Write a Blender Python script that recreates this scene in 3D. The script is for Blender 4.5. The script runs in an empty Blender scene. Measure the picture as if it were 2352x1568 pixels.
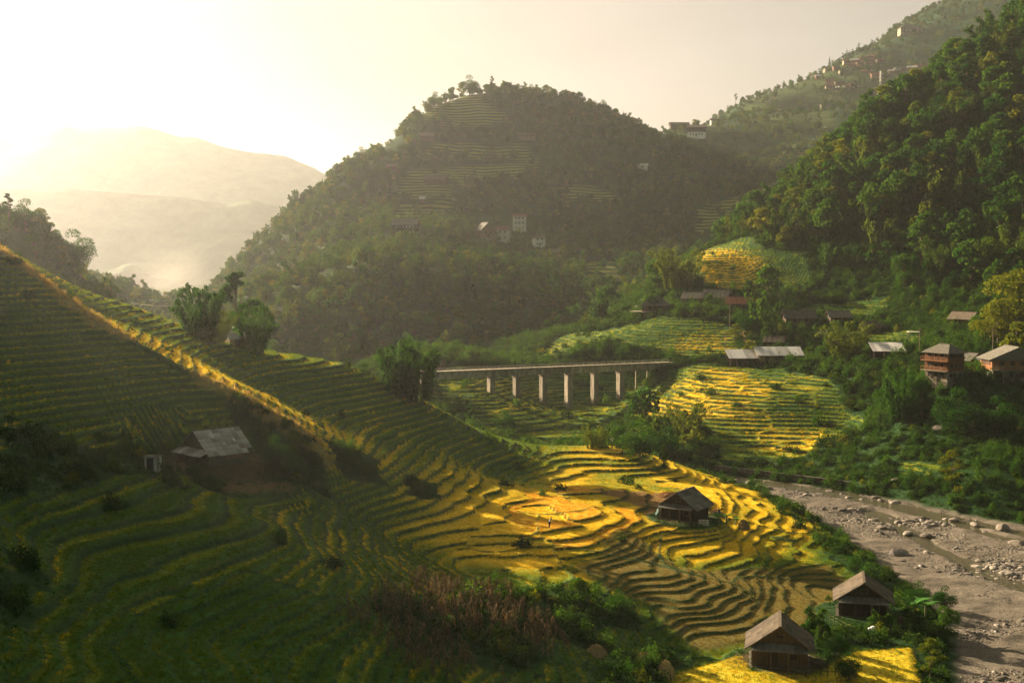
# Rice terraces in a mountain valley, late sun through haze.
import bpy, bmesh, math, random
import numpy as np
from mathutils import Vector, Matrix

random.seed(7)
rng = np.random.default_rng(7)
R = math.radians
scene = bpy.context.scene
col = scene.collection

# ------------------------------------------------------------------ camera
F = 2839.0                    # focal length in units of a 2352 px wide frame
PITCH = math.atan(184 / F)
CAMZ = 50.0
cam_data = bpy.data.cameras.new("camera")
cam = bpy.data.objects.new("camera", cam_data)
col.objects.link(cam)
cam_data.sensor_width = 36.0
cam_data.lens = 36.0 * F / 2352.0
cam_data.clip_start = 0.5
cam_data.clip_end = 20000
cam.location = (0, 0, CAMZ)
cam.rotation_euler = (math.pi / 2 - PITCH, 0, 0)
scene.camera = cam

# ------------------------------------------------------------------ light
SUN_AZ = R(45)                # the sun stands this far left of straight ahead
SUN_EL = R(19.7)
SUN_STRENGTH = 5.0
SKY_STRENGTH = 0.05
EXPOSURE = 2.12
VEIL_BASE = 0.9
VEIL_GLOW = 4.5
sd = Vector((-math.sin(SUN_AZ) * math.cos(SUN_EL), math.cos(SUN_AZ) * math.cos(SUN_EL), math.sin(SUN_EL)))
sun_data = bpy.data.lights.new("sun", 'SUN')
sun_data.energy = SUN_STRENGTH
sun_data.angle = R(0.5)
sun_data.color = (1.0, 0.78, 0.53)
sun = bpy.data.objects.new("sun", sun_data)
sun.rotation_euler = sd.to_track_quat('Z', 'Y').to_euler()
sun.location = (-300, 300, 400)
col.objects.link(sun)

world = bpy.data.worlds.new("World")
scene.world = world
world.use_nodes = True
nt = world.node_tree
nt.nodes.clear()
w_out = nt.nodes.new('ShaderNodeOutputWorld')
w_bg = nt.nodes.new('ShaderNodeBackground')
w_sky = nt.nodes.new('ShaderNodeTexSky')
w_sky.sky_type = 'NISHITA'
w_sky.sun_disc = False
w_sky.sun_elevation = SUN_EL
w_sky.sun_rotation = -SUN_AZ
w_sky.air_density = 1.0
w_sky.dust_density = 4.0
w_sky.ozone_density = 1.0
w_bg.inputs['Strength'].default_value = SKY_STRENGTH
# thin warm cloud veil in front of the blue, with a denser bank to the right
w_tc = nt.nodes.new('ShaderNodeTexCoord')
w_map = nt.nodes.new('ShaderNodeMapping')
w_map.inputs['Scale'].default_value = (1.6, 1.6, 5.0)
w_map.inputs['Location'].default_value = (0.35, 0.2, 0.0)
w_noise = nt.nodes.new('ShaderNodeTexNoise')
w_noise.inputs['Scale'].default_value = 1.7
w_noise.inputs['Detail'].default_value = 5.0
w_noise.inputs['Roughness'].default_value = 0.5
w_ramp = nt.nodes.new('ShaderNodeValToRGB')
w_ramp.color_ramp.elements[0].position = 0.35
w_ramp.color_ramp.elements[0].color = (1.0, 0.87, 0.72, 1)
w_ramp.color_ramp.elements[1].position = 0.65
w_ramp.color_ramp.elements[1].color = (0.84, 0.71, 0.55, 1)
w_mix = nt.nodes.new('ShaderNodeMix')
w_mix.data_type = 'RGBA'
w_mix.inputs[0].default_value = 0.9
L = nt.links.new
# the veil is lit by the sun behind it: brightest round the sun, dim on the far side of the sky
w_dot = nt.nodes.new('ShaderNodeVectorMath'); w_dot.operation = 'DOT_PRODUCT'
w_dot.inputs[1].default_value = tuple(sd)
w_nrm = nt.nodes.new('ShaderNodeVectorMath'); w_nrm.operation = 'NORMALIZE'
w_h = nt.nodes.new('ShaderNodeMath'); w_h.operation = 'MULTIPLY_ADD'; w_h.inputs[1].default_value = 0.5; w_h.inputs[2].default_value = 0.5
w_p = nt.nodes.new('ShaderNodeMath'); w_p.operation = 'POWER'; w_p.inputs[1].default_value = 2.0
w_s = nt.nodes.new('ShaderNodeMix'); w_s.data_type = 'RGBA'; w_s.clamp_factor = False
w_s.inputs[6].default_value = (0.40 * VEIL_BASE, 0.95 * VEIL_BASE, 0.90 * VEIL_BASE, 1)      # cool away from the sun
w_s.inputs[7].default_value = (VEIL_GLOW, VEIL_GLOW * 0.92, VEIL_GLOW * 0.90, 1)   # warm round the sun
w_v = nt.nodes.new('ShaderNodeMix'); w_v.data_type = 'RGBA'; w_v.blend_type = 'MULTIPLY'; w_v.inputs[0].default_value = 1.0
L(w_tc.outputs['Generated'], w_map.inputs['Vector'])
L(w_map.outputs['Vector'], w_noise.inputs['Vector'])
L(w_noise.outputs['Fac'], w_ramp.inputs['Fac'])
L(w_tc.outputs['Generated'], w_nrm.inputs[0])
L(w_nrm.outputs['Vector'], w_dot.inputs[0])
L(w_dot.outputs['Value'], w_h.inputs[0])
L(w_h.outputs[0], w_p.inputs[0])
L(w_p.outputs[0], w_s.inputs[0])
L(w_ramp.outputs['Color'], w_v.inputs[6])
L(w_s.outputs[2], w_v.inputs[7])
L(w_sky.outputs['Color'], w_mix.inputs[6])
L(w_v.outputs[2], w_mix.inputs[7])
L(w_mix.outputs[2], w_bg.inputs['Color'])
L(w_bg.outputs['Background'], w_out.inputs['Surface'])

vs = scene.view_settings
vs.view_transform = 'Standard'
vs.look = 'None'
vs.exposure = EXPOSURE
vs.gamma = 1.0
vs.use_curve_mapping = False
cy = scene.cycles
cy.max_bounces = 5
cy.diffuse_bounces = 2
cy.glossy_bounces = 2
cy.transmission_bounces = 3
cy.transparent_max_bounces = 8
cy.volume_bounces = 1
cy.use_denoising = True
cy.use_adaptive_sampling = True
cy.adaptive_threshold = 0.02
cy.sample_clamp_indirect = 4.0
cy.caustics_reflective = False
cy.caustics_refractive = False


# ------------------------------------------------------------------ small helpers
def ray(u, v):
    """direction through a point of the picture (2352 x 1568 units), scaled to run 1 m along y"""
    a = (u - 1176.0) / F
    b = (784.0 - v) / F
    y = math.cos(PITCH) + b * math.sin(PITCH)
    z = -math.sin(PITCH) + b * math.cos(PITCH)
    return a / y, 1.0, z / y


def P(u, v, d=None, z=None):
    rx, ry, rz = ray(u, v)
    if d is None:
        d = (z - CAMZ) / rz
    return (rx * d, d, CAMZ + rz * d)


def Wz(u, d, z):
    return ((u - 1176.0) / F * d, d, z)


def tps_fit(pts, lam=0.002):
    p = np.array(pts, float)
    xy = p[:, :2] / 100.0
    z = p[:, 2]
    n = len(p)
    d2 = ((xy[:, None] - xy[None]) ** 2).sum(-1)
    K = 0.5 * d2 * np.log(d2 + 1e-12)
    K[np.diag_indices(n)] = lam
    A = np.zeros((n + 3, n + 3))
    A[:n, :n] = K
    A[:n, n] = 1
    A[:n, n + 1:] = xy
    A[n, :n] = 1
    A[n + 1:, :n] = xy.T
    s = np.linalg.solve(A, np.concatenate([z, [0, 0, 0]]))
    return xy, s


def tps_eval(fit, x, y):
    xy, s = fit
    x = np.asarray(x, float) / 100.0
    y = np.asarray(y, float) / 100.0
    out = s[-3] + s[-2] * x + s[-1] * y
    for (cx, cy_), w in zip(xy, s[:-3]):
        d2 = (x - cx) ** 2 + (y - cy_) ** 2
        out += w * 0.5 * d2 * np.log(d2 + 1e-12)
    return out


def hash2(ix, iy, seed=0):
    a = (ix.astype(np.int64) * 374761393 + iy.astype(np.int64) * 668265263 + seed * 974711) & 0xFFFFFFFF
    a = ((a ^ (a >> 13)) * 1274126177) & 0xFFFFFFFF
    a = ((a ^ (a >> 16)) * 2246822519) & 0xFFFFFFFF
    return ((a ^ (a >> 15)) & 0xFFFFFF) / float(0xFFFFFF)


def vnoise(x, y, seed=0):
    ix = np.floor(x)
    iy = np.floor(y)
    fx = x - ix
    fy = y - iy
    fx = fx * fx * fx * (fx * (fx * 6 - 15) + 10)
    fy = fy * fy * fy * (fy * (fy * 6 - 15) + 10)
    a = hash2(ix, iy, seed)
    b = hash2(ix + 1, iy, seed)
    c = hash2(ix, iy + 1, seed)
    d = hash2(ix + 1, iy + 1, seed)
    return (a + (b - a) * fx) * (1 - fy) + (c + (d - c) * fx) * fy - 0.5


def fbm(x, y, seed=0, octaves=4, gain=0.5):
    s = 0
    a = 1.0
    for o in range(octaves):
        s = s + a * vnoise(x * 2 ** o + 17.3 * o, y * 2 ** o - 9.1 * o, seed + o)
        a *= gain
    return s


def voronoi(x, y, seed=0):
    """nearest cell id (hash 0..1) and distance to the border, unit cells"""
    ix = np.floor(x)
    iy = np.floor(y)
    f1 = np.full(x.shape, 9.0)
    f2 = np.full(x.shape, 9.0)
    cid = np.zeros(x.shape)
    for i in (-1, 0, 1):
        for j in (-1, 0, 1):
            cx = ix + i
            cyy = iy + j
            px = cx + 0.15 + 0.7 * hash2(cx, cyy, seed)
            py = cyy + 0.15 + 0.7 * hash2(cx, cyy, seed + 1)
            d = np.hypot(x - px, y - py)
            h = hash2(cx, cyy, seed + 2)
            near = d < f1
            f2 = np.where(near, f1, np.minimum(f2, d))
            cid = np.where(near, h, cid)
            f1 = np.where(near, d, f1)
    return cid, (f2 - f1)


def sstep(a, b, x):
    t = np.clip((x - a) / (b - a), 0, 1)
    return t * t * (3 - 2 * t)


def poly_sd(poly, x, y):
    """signed distance to a polygon in the ground plane, positive inside"""
    p = np.array([(q[0], q[1]) for q in poly], float)
    q = np.roll(p, -1, axis=0)
    best = np.full(x.shape, 1e18)
    inside = np.zeros(x.shape, bool)
    for (x0, y0), (x1, y1) in zip(p, q):
        dx, dy = x1 - x0, y1 - y0
        t = np.clip(((x - x0) * dx + (y - y0) * dy) / (dx * dx + dy * dy + 1e-9), 0, 1)
        best = np.minimum(best, (x - x0 - t * dx) ** 2 + (y - y0 - t * dy) ** 2)
        if y0 != y1:
            c = ((y0 > y) != (y1 > y)) & (x < (x1 - x0) * (y - y0) / (y1 - y0) + x0)
            inside ^= c
    d = np.sqrt(best)
    return np.where(inside, d, -d)


def line_d(poly, x, y):
    p = np.array([(q[0], q[1]) for q in poly], float)
    best = np.full(x.shape, 1e18)
    for (x0, y0), (x1, y1) in zip(p[:-1], p[1:]):
        dx, dy = x1 - x0, y1 - y0
        t = np.clip(((x - x0) * dx + (y - y0) * dy) / (dx * dx + dy * dy + 1e-9), 0, 1)
        best = np.minimum(best, (x - x0 - t * dx) ** 2 + (y - y0 - t * dy) ** 2)
    return np.sqrt(best)


class Grid:
    """height on a tensor grid, with bilinear look-up and ray casting"""
    def __init__(self, xs, ys, z):
        self.xs, self.ys, self.z = xs, ys, z

    def look(self, x, y, arr=None):
        a = self.z if arr is None else arr
        x = np.asarray(x, float)
        y = np.asarray(y, float)
        i = np.clip(np.searchsorted(self.xs, x) - 1, 0, len(self.xs) - 2)
        j = np.clip(np.searchsorted(self.ys, y) - 1, 0, len(self.ys) - 2)
        fx = np.clip((x - self.xs[i]) / (self.xs[i + 1] - self.xs[i]), 0, 1)
        fy = np.clip((y - self.ys[j]) / (self.ys[j + 1] - self.ys[j]), 0, 1)
        return ((a[j, i] * (1 - fx) + a[j, i + 1] * fx) * (1 - fy)
                + (a[j + 1, i] * (1 - fx) + a[j + 1, i + 1] * fx) * fy)


def cast(grids, u, v, d0=62.0, d1=2300.0):
    rx, ry, rz = ray(u, v)
    d = d0 * (d1 / d0) ** np.linspace(0, 1, 6000)
    zz = np.full(d.shape, -1e9)
    for g in grids:
        m = (d >= g.ys[0]) & (d <= g.ys[-1]) & (rx * d > g.xs[0]) & (rx * d < g.xs[-1])
        zz[m] = np.maximum(zz[m], g.look(rx * d[m], d[m]))
    hit = np.nonzero(CAMZ + rz * d < zz)[0]
    k = hit[0] if len(hit) else len(d) - 1
    return (rx * d[k], d[k], max(zz[k], -50.0))


def link(o, parent=None):
    col.objects.link(o)
    if parent is not None:
        o.parent = parent
    return o


def tag(o, label=None, cat=None, group=None, kind=None):
    if label:
        o['label'] = label
    if cat:
        o['category'] = cat
    if group:
        o['group'] = group
    if kind:
        o['kind'] = kind
    return o


def mesh_np(name, verts, faces, mats=(), smooth=False, colors=None, attrs=None):
    """fast mesh from arrays; faces is (n,3) or (n,4)"""
    me = bpy.data.meshes.new(name)
    nv, nf, k = len(verts), len(faces), faces.shape[1]
    me.vertices.add(nv)
    me.vertices.foreach_set("co", np.asarray(verts, np.float32).ravel())
    me.loops.add(nf * k)
    me.loops.foreach_set("vertex_index", np.asarray(faces, np.int32).ravel())
    me.polygons.add(nf)
    me.polygons.foreach_set("loop_start", np.arange(0, nf * k, k, dtype=np.int32))
    me.update(calc_edges=True)
    me.polygons.foreach_set("use_smooth", np.full(nf, smooth, dtype=bool))
    if colors is not None:
        ca = me.color_attributes.new("base", 'FLOAT_COLOR', 'POINT')
        c = np.ones((nv, 4), np.float32)
        c[:, :3] = colors
        ca.data.foreach_set("color", c.ravel())
    for an, av in (attrs or {}).items():
        at = me.attributes.new(an, 'FLOAT', 'POINT')
        at.data.foreach_set("value", np.asarray(av, np.float32))
    for m in mats:
        me.materials.append(m)
    return me


# ------------------------------------------------------------------ materials
def new_mat(name):
    m = bpy.data.materials.new(name)
    m.use_nodes = True
    m.node_tree.nodes.clear()
    out = m.node_tree.nodes.new('ShaderNodeOutputMaterial')
    return m, m.node_tree, out


def principled(n, color=(0.5, 0.5, 0.5), rough=0.85, spec=0.2, metal=0.0):
    b = n.nodes.new('ShaderNodeBsdfPrincipled')
    b.inputs['Base Color'].default_value = (*color, 1)
    b.inputs['Roughness'].default_value = rough
    b.inputs['Metallic'].default_value = metal
    b.inputs['Specular IOR Level'].default_value = spec
    return b


def rough_mat(name, color, var=0.35, scale=3.0, rough=0.85, bump=0.3, stretch=(1, 1, 1), second=None, spec=0.15, metal=0.0):
    """a plain surface with procedural grain and stains"""
    m, n, out = new_mat(name)
    b = principled(n, color, rough, spec, metal)
    tc = n.nodes.new('ShaderNodeTexCoord')
    mp = n.nodes.new('ShaderNodeMapping')
    mp.inputs['Scale'].default_value = stretch
    no = n.nodes.new('ShaderNodeTexNoise')
    no.inputs['Scale'].default_value = scale
    no.inputs['Detail'].default_value = 6
    no.inputs['Roughness'].default_value = 0.65
    rp = n.nodes.new('ShaderNodeValToRGB')
    lo = tuple(c * (1 - var) for c in color)
    hi = second if second else tuple(min(1, c * (1 + var)) for c in color)
    rp.color_ramp.elements[0].position = 0.3
    rp.color_ramp.elements[0].color = (*lo, 1)
    rp.color_ramp.elements[1].position = 0.7
    rp.color_ramp.elements[1].color = (*hi, 1)
    oi = n.nodes.new('ShaderNodeObjectInfo')
    mr = n.nodes.new('ShaderNodeMapRange')
    mr.inputs['To Min'].default_value = 0.62
    mr.inputs['To Max'].default_value = 1.35
    mx = n.nodes.new('ShaderNodeMix')
    mx.data_type = 'RGBA'
    mx.blend_type = 'MULTIPLY'
    mx.inputs[0].default_value = 1
    bp = n.nodes.new('ShaderNodeBump')
    bp.inputs['Strength'].default_value = bump
    bp.inputs['Distance'].default_value = 0.05
    k = n.links.new
    k(tc.outputs['Object'], mp.inputs['Vector'])
    k(mp.outputs['Vector'], no.inputs['Vector'])
    k(no.outputs['Fac'], rp.inputs['Fac'])
    k(oi.outputs['Random'], mr.inputs['Value'])
    k(rp.outputs['Color'], mx.inputs[6])
    k(mr.outputs['Result'], mx.inputs[7])
    k(mx.outputs[2], b.inputs['Base Color'])
    k(no.outputs['Fac'], bp.inputs['Height'])
    k(bp.outputs['Normal'], b.inputs['Normal'])
    k(b.outputs['BSDF'], out.inputs['Surface'])
    return m


def leaf_mat(name, c1, c2, trans=0.45, thru=(3.2, 1.7, 0.6)):
    """leaves: some light passes through; every plant has its own tint"""
    m, n, out = new_mat(name)
    k = n.links.new
    oi = n.nodes.new('ShaderNodeObjectInfo')
    geo = n.nodes.new('ShaderNodeNewGeometry')
    add = n.nodes.new('ShaderNodeMath')
    add.operation = 'MULTIPLY_ADD'
    add.inputs[1].default_value = 0.45
    rp = n.nodes.new('ShaderNodeMix')
    rp.data_type = 'RGBA'
    rp.inputs[6].default_value = (*c1, 1)
    rp.inputs[7].default_value = (*c2, 1)
    half = n.nodes.new('ShaderNodeMath')
    half.operation = 'MULTIPLY'
    half.inputs[1].default_value = 0.6
    k(oi.outputs['Random'], half.inputs[0])
    k(geo.outputs['Random Per Island'], add.inputs[0])
    k(half.outputs[0], add.inputs[2])
    k(add.outputs[0], rp.inputs[0])
    di = n.nodes.new('ShaderNodeBsdfDiffuse')
    tr = n.nodes.new('ShaderNodeBsdfTranslucent')
    k(rp.outputs[2], di.inputs['Color'])
    # light that comes through a leaf is yellower than light bounced off it
    yl = n.nodes.new('ShaderNodeMix'); yl.data_type = 'RGBA'; yl.blend_type = 'MULTIPLY'; yl.clamp_result = False
    yl.inputs[0].default_value = 1.0
    yl.inputs[7].default_value = (*thru, 1)
    k(rp.outputs[2], yl.inputs[6])
    k(yl.outputs[2], tr.inputs['Color'])
    mx = n.nodes.new('ShaderNodeMixShader')
    mx.inputs[0].default_value = trans
    k(di.outputs[0], mx.inputs[1])
    k(tr.outputs[0], mx.inputs[2])
    k(mx.outputs[0], out.inputs['Surface'])
    return m


def ground_mat(name, noise_scale=2.5, bump=0.5, bdist=0.15):
    m, n, out = new_mat(name)
    k = n.links.new
    b = principled(n, rough=0.95, spec=0.05)
    at = n.nodes.new('ShaderNodeAttribute')
    at.attribute_name = 'base'
    tc = n.nodes.new('ShaderNodeTexCoord')
    no = n.nodes.new('ShaderNodeTexNoise')
    no.inputs['Scale'].default_value = noise_scale
    no.inputs['Detail'].default_value = 5
    no.inputs['Roughness'].default_value = 0.7
    mr = n.nodes.new('ShaderNodeMapRange')
    mr.inputs['From Min'].default_value = 0.3
    mr.inputs['From Max'].default_value = 0.7
    mr.inputs['To Min'].default_value = 0.55
    mr.inputs['To Max'].default_value = 1.4
    mx = n.nodes.new('ShaderNodeMix')
    mx.data_type = 'RGBA'
    mx.blend_type = 'MULTIPLY'
    mx.inputs[0].default_value = 1
    bp = n.nodes.new('ShaderNodeBump')
    bp.inputs['Strength'].default_value = bump
    bp.inputs['Distance'].default_value = bdist
    k(tc.outputs['Object'], no.inputs['Vector'])
    k(no.outputs['Fac'], mr.inputs['Value'])
    k(at.outputs['Color'], mx.inputs[6])
    k(mr.outputs['Result'], mx.inputs[7])
    k(mx.outputs[2], b.inputs['Base Color'])
    k(no.outputs['Fac'], bp.inputs['Height'])
    k(bp.outputs['Normal'], b.inputs['Normal'])
    k(b.outputs['BSDF'], out.inputs['Surface'])
    return m


M = {}
M['ground'] = ground_mat('terrace_ground')
M['hill'] = ground_mat('hill_ground', 0.15, 0.6, 1.5)
M['fields'] = ground_mat('hill_fields', 0.15, 0.6, 1.5)
# narrow terraces too far off to tell apart: a tread and a bank for every 2.4 m of height
_n = M['fields'].node_tree
_b = next(x for x in _n.nodes if x.type == 'BSDF_PRINCIPLED')
_src = _b.inputs['Base Color'].links[0].from_socket
_tc = _n.nodes.new('ShaderNodeTexCoord'); _sx = _n.nodes.new('ShaderNodeSeparateXYZ'); _nz = _n.nodes.new('ShaderNodeTexNoise'); _nz.inputs['Scale'].default_value = 0.03
_a = _n.nodes.new('ShaderNodeMath'); _a.operation = 'MULTIPLY_ADD'; _a.inputs[1].default_value = 6.0
_s = _n.nodes.new('ShaderNodeMath'); _s.operation = 'MULTIPLY'; _s.inputs[1].default_value = 2.6
_si = _n.nodes.new('ShaderNodeMath'); _si.operation = 'SINE'
_gt = _n.nodes.new('ShaderNodeMath'); _gt.operation = 'GREATER_THAN'; _gt.inputs[1].default_value = 0.1
_fa = _n.nodes.new('ShaderNodeAttribute'); _fa.attribute_name = 'field'
_mu = _n.nodes.new('ShaderNodeMath'); _mu.operation = 'MULTIPLY'
_mx = _n.nodes.new('ShaderNodeMix'); _mx.data_type = 'RGBA'; _mx.inputs[7].default_value = (0.27, 0.26, 0.03, 1)
_l = _n.links.new
_l(_tc.outputs['Object'], _sx.inputs[0]); _l(_tc.outputs['Object'], _nz.inputs['Vector']); _l(_nz.outputs['Fac'], _a.inputs[0]); _l(_sx.outputs['Z'], _a.inputs[2])
_l(_a.outputs[0], _s.inputs[0]); _l(_s.outputs[0], _si.inputs[0]); _l(_si.outputs[0], _gt.inputs[0]); _l(_gt.outputs[0], _mu.inputs[0]); _l(_fa.outputs['Fac'], _mu.inputs[1])
_l(_mu.outputs[0], _mx.inputs[0]); _l(_src, _mx.inputs[6]); _l(_mx.outputs[2], _b.inputs['Base Color'])
M['far'] = ground_mat('far_mountain_ground', 0.02, 0.8, 8.0)


# ------------------------------------------------------------------ the lie of the land
# (picture column, picture row, distance) or with z=: points the ground passes through
near_pts = []
def N(u, v, d=None, z=None): near_pts.append(P(u, v, d, z))
def NW(u, d, z): near_pts.append(Wz(u, d, z))
# crest of the near spur (grass path), left to right
for a in [(0, 590, 200), (130, 680, 195), (270, 780, 190), (400, 850, 187), (540, 920, 185), (660, 985, 184),
          (720, 1050, 183), (760, 1130, 180), (850, 1200, 178), (1000, 1270, 173)]: N(*a)
# terraced face below the crest and the dark terraces at the bottom left
for a in [(0, 800, 168), (200, 850, 170), (0, 1000, 145), (200, 1030, 150), (400, 1000, 170), (540, 1000, 177), (480, 1075, 164),
          (690, 1110, 166), (0, 1200, 120), (300, 1130, 141), (300, 1300, 118), (600, 1200, 139), (600, 1350, 118),
          (850, 1300, 141), (0, 1400, 98), (0, 1568, 83), (400, 1568, 89), (800, 1500, 109), (1100, 1400, 131),
          (1100, 1568, 113), (1300, 1450, 140), (1400, 1568, 123), (1200, 1350, 149), (1050, 1330, 158)]: N(*a)
# outline of the spur and the slope between crest and outline
for a in [(0, 562, 240), (100, 622, 242), (200, 678, 245), (310, 708, 249), (430, 752, 253), (540, 790, 256), (640, 812, 259),
          (800, 842, 262), (900, 890, 263), (1000, 940, 262), (1150, 1010, 266), (1230, 1030, 268),
          (600, 905, 210), (700, 900, 232), (800, 965, 225), (450, 810, 224), (300, 755, 222), (160, 680, 218), (900, 1000, 226), (1000, 1055, 222),
          (1100, 1100, 216), (850, 1085, 195), (950, 1150, 191), (1150, 1160, 203)]: N(*a)
for a in [(-40, 282, 44), (200, 285, 34), (430, 288, 26), (640, 292, 20), (800, 296, 15), (900, 296, 11), (1000, 298, 7),
          (1150, 302, 4), (1290, 300, 4.2), (300, 330, 8), (700, 340, 3), (900, 360, 5)]: NW(*a)
# outside the frame to the left and at the near edge
for a in [(-200, 235, 64), (-500, 225, 78), (-900, 220, 92), (-300, 150, 47), (-300, 100, 34), (-800, 100, 60), (-300, 290, 60), (-700, 290, 80),
          (-250, 345, 44), (-700, 350, 66), (-300, 400, 30), (-700, 420, 50), (-900, 150, 85),
          (1176, 60, 12), (0, 55, 20), (2352, 60, -0.3), (1700, 90, 2)]: NW(*a)
# valley floor fields
N(1262, 1200, z=9.6); N(1570, 1195, z=7.6); N(1500, 1140, z=8.4); N(1400, 1110, z=8.6); N(1330, 1140, z=8.6); N(1750, 1150, z=4.0); N(1850, 1225, z=3.0)
N(1700, 1260, z=5.2); N(1500, 1280, z=6.5); N(1300, 1310, z=7.6); N(1700, 1400, z=3.6); N(1500, 1450, z=3.8)
N(1640, 1510, z=2.9); N(1975, 1425, z=2.4); N(1790, 1535, z=2.6); N(2050, 1540, z=1.9); N(1600, 1568, z=3.0)
N(1860, 1330, z=2.6); N(2010, 1340, z=1.8); N(2150, 1480, z=1.6); N(1650, 1110, z=3.2); N(1590, 1075, z=5.0)
# the terraced mound
N(1240, 1028, z=8.8); N(1380, 1026, z=9.2); N(1500, 1060, z=7.6); N(1300, 1070, z=7.2); N(1200, 1110, z=7.6); N(1350, 1108, z=7.6); N(1450, 1090, z=6.4)
NW(1380, 296, 4.2); NW(1500, 292, 3.5)
# side valley under the bridge
for a in [(1250, 1000, 330), (1100, 900, 364), (1000, 850, 384), (1306, 938, 378), (1400, 965, 350), (1480, 920, 362), (1128, 905, 366),
          (1187, 912, 370), (1366, 920, 383), (1425, 916, 386), (1060, 960, 345)]: N(*a)
NW(1250, 430, 12); NW(1150, 440, 14); NW(1020, 430, 20)
# river bed
for a in [(1600, 1092), (1700, 1102), (1850, 1130), (2000, 1190), (2100, 1250), (2250, 1250), (2300, 1350), (2352, 1450), (2300, 1560), (2352, 1210)]:
    N(a[0], a[1], z=0.0)
for a in [(2600, 150, 0.3), (2800, 230, 0.4), (2600, 90, 0.0), (2500, 200, 0.1)]: NW(*a)
# right bank
for a in [(1650, 1050, 300), (1800, 1030, 306), (1750, 930, 338), (1600, 960, 335), (1950, 960, 326), (2050, 950, 308), (2200, 1000, 279),
          (2300, 950, 288), (2352, 870, 310), (2165, 866, 302), (2000, 860, 340), (2000, 810, 370), (1750, 832, 386), (1600, 838, 386),
          (1600, 780, 410), (1500, 745, 430), (1340, 800, 418), (1640, 705, 442), (1850, 745, 420), (2000, 765, 408), (2200, 748, 380),
          (2352, 725, 370), (1700, 640, 480), (1850, 640, 470), (2000, 650, 450), (2200, 620, 430), (1500, 650, 500), (1615, 600, 492), (2300, 1080, 252), (2050, 1110, 262)]: N(*a)
# the steep mountain on the right
for a in [(1660, 575, 505), (1730, 530, 520), (1810, 465, 535), (1880, 405, 548), (1960, 320, 558), (2060, 262, 566), (2160, 190, 573), (2260, 105, 578),
          (2352, 40, 575), (2500, -60, 575), (2300, 500, 455), (2300, 300, 505), (1900, 550, 482), (2100, 500, 470), (2100, 350, 520), (2500, 400, 455), (2600, 600, 400)]: N(*a)
for a in [(1450, 560, 40), (1600, 590, 34), (1700, 620, 45), (1830, 650, 62), (1980, 660, 92), (2200, 680, 130), (2400, 680, 165), (2700, 560, 195), (2700, 350, 60), (2800, 300, 30)]: NW(*a)
# the foot of the middle hill
NW(700, 430, 8); NW(900, 450, 10); NW(1200, 520, 14); NW(400, 460, 14); NW(1340, 540, 20); NW(800, 640, 10); NW(1250, 640, 10)
near_fit = tps_fit(near_pts)

YN0, YN1 = 58.0, 650.0
ys = [YN0]
while ys[-1] < YN1:
    d = ys[-1]
    ys.append(d + (0.5 if d < 85 else 0.30 if d < 275 else 0.42 if d < 400 else 0.75 if d < 500 else 2.2))
ys = np.array(ys)
xs = np.concatenate([np.arange(-122, 130, 0.42), np.arange(130, 262, 1.2)])
X, Y = np.meshgrid(xs, ys)
Zb = tps_eval(near_fit, X, Y)
base_grid = Grid(xs, ys, Zb)


def G(pts):
    """picture points laid down on the smooth ground -> ground polygon"""
    return [cast([base_grid], u, v)[:2] for u, v in pts]


river_near = [(1540, 1086), (1640, 1101), (1720, 1118), (1790, 1142), (1860, 1185), (1920, 1225), (2000, 1275), (2060, 1320), (2120, 1365),
              (2170, 1420), (2195, 1470), (2207, 1568), (2215, 1700)]
river_far = [(1540, 1074), (1650, 1086), (1800, 1106), (1930, 1124), (2080, 1152), (2200, 1180), (2352, 1208), (2520, 1230), (2800, 1260), (3400, 1500), (3400, 1700)]
RIVER = [P(u, v, z=0.3)[:2] for u, v in river_near] + [P(u, v, z=0.3)[:2] for u, v in reversed(river_far)]
CHANNELS = [[P(u, v, z=0.0)[:2] for u, v in c] for c in [
    [(1540, 1080), (1650, 1092), (1800, 1114), (1930, 1135), (2080, 1168), (2200, 1195), (2352, 1225), (2600, 1260)],
    [(1720, 1105), (1850, 1128), (2000, 1158), (2150, 1192), (2300, 1235), (2450, 1262)],
    [(2010, 1178), (2060, 1205), (2110, 1235), (2150, 1262), (2210, 1290), (2290, 1330), (2400, 1370), (2600, 1420)]]]

near = sstep(0, 1, 1.0)  # placeholder scalar
sd_river = poly_sd(RIVER, X, Y)

ZR_TERR = [G(p) for p in [
    [(1540, 845), (1680, 834), (1780, 848), (1900, 870), (1990, 960), (1990, 985), (1880, 1020), (1800, 1060), (1640, 1050), (1620, 990), (1500, 960), (1330, 960), (1400, 930), (1500, 885)],
    [(1225, 836), (1285, 775), (1430, 748), (1710, 752), (1690, 832)],
    [(1595, 585), (1700, 545), (1760, 560), (1860, 580), (1870, 640), (1740, 665), (1600, 665)],
    [(1850, 690), (2040, 682), (2020, 715), (1840, 730)],
    [(985, 845), (1130, 845), (1330, 845), (1510, 845), (1450, 930), (1400, 985), (1340, 1020), (1230, 1020), (1100, 985), (985, 915)],
    [(2050, 1050), (2200, 1060), (2180, 1085), (2060, 1085)],
    [(1980, 765), (2110, 760), (2110, 785), (1980, 790)],
]]
sdR = np.full(X.shape, -99.0)
far_m = Y > 262
for k, z in enumerate(ZR_TERR):
    sdR[far_m] = np.maximum(sdR[far_m], poly_sd(z, X[far_m], Y[far_m]))
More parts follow.
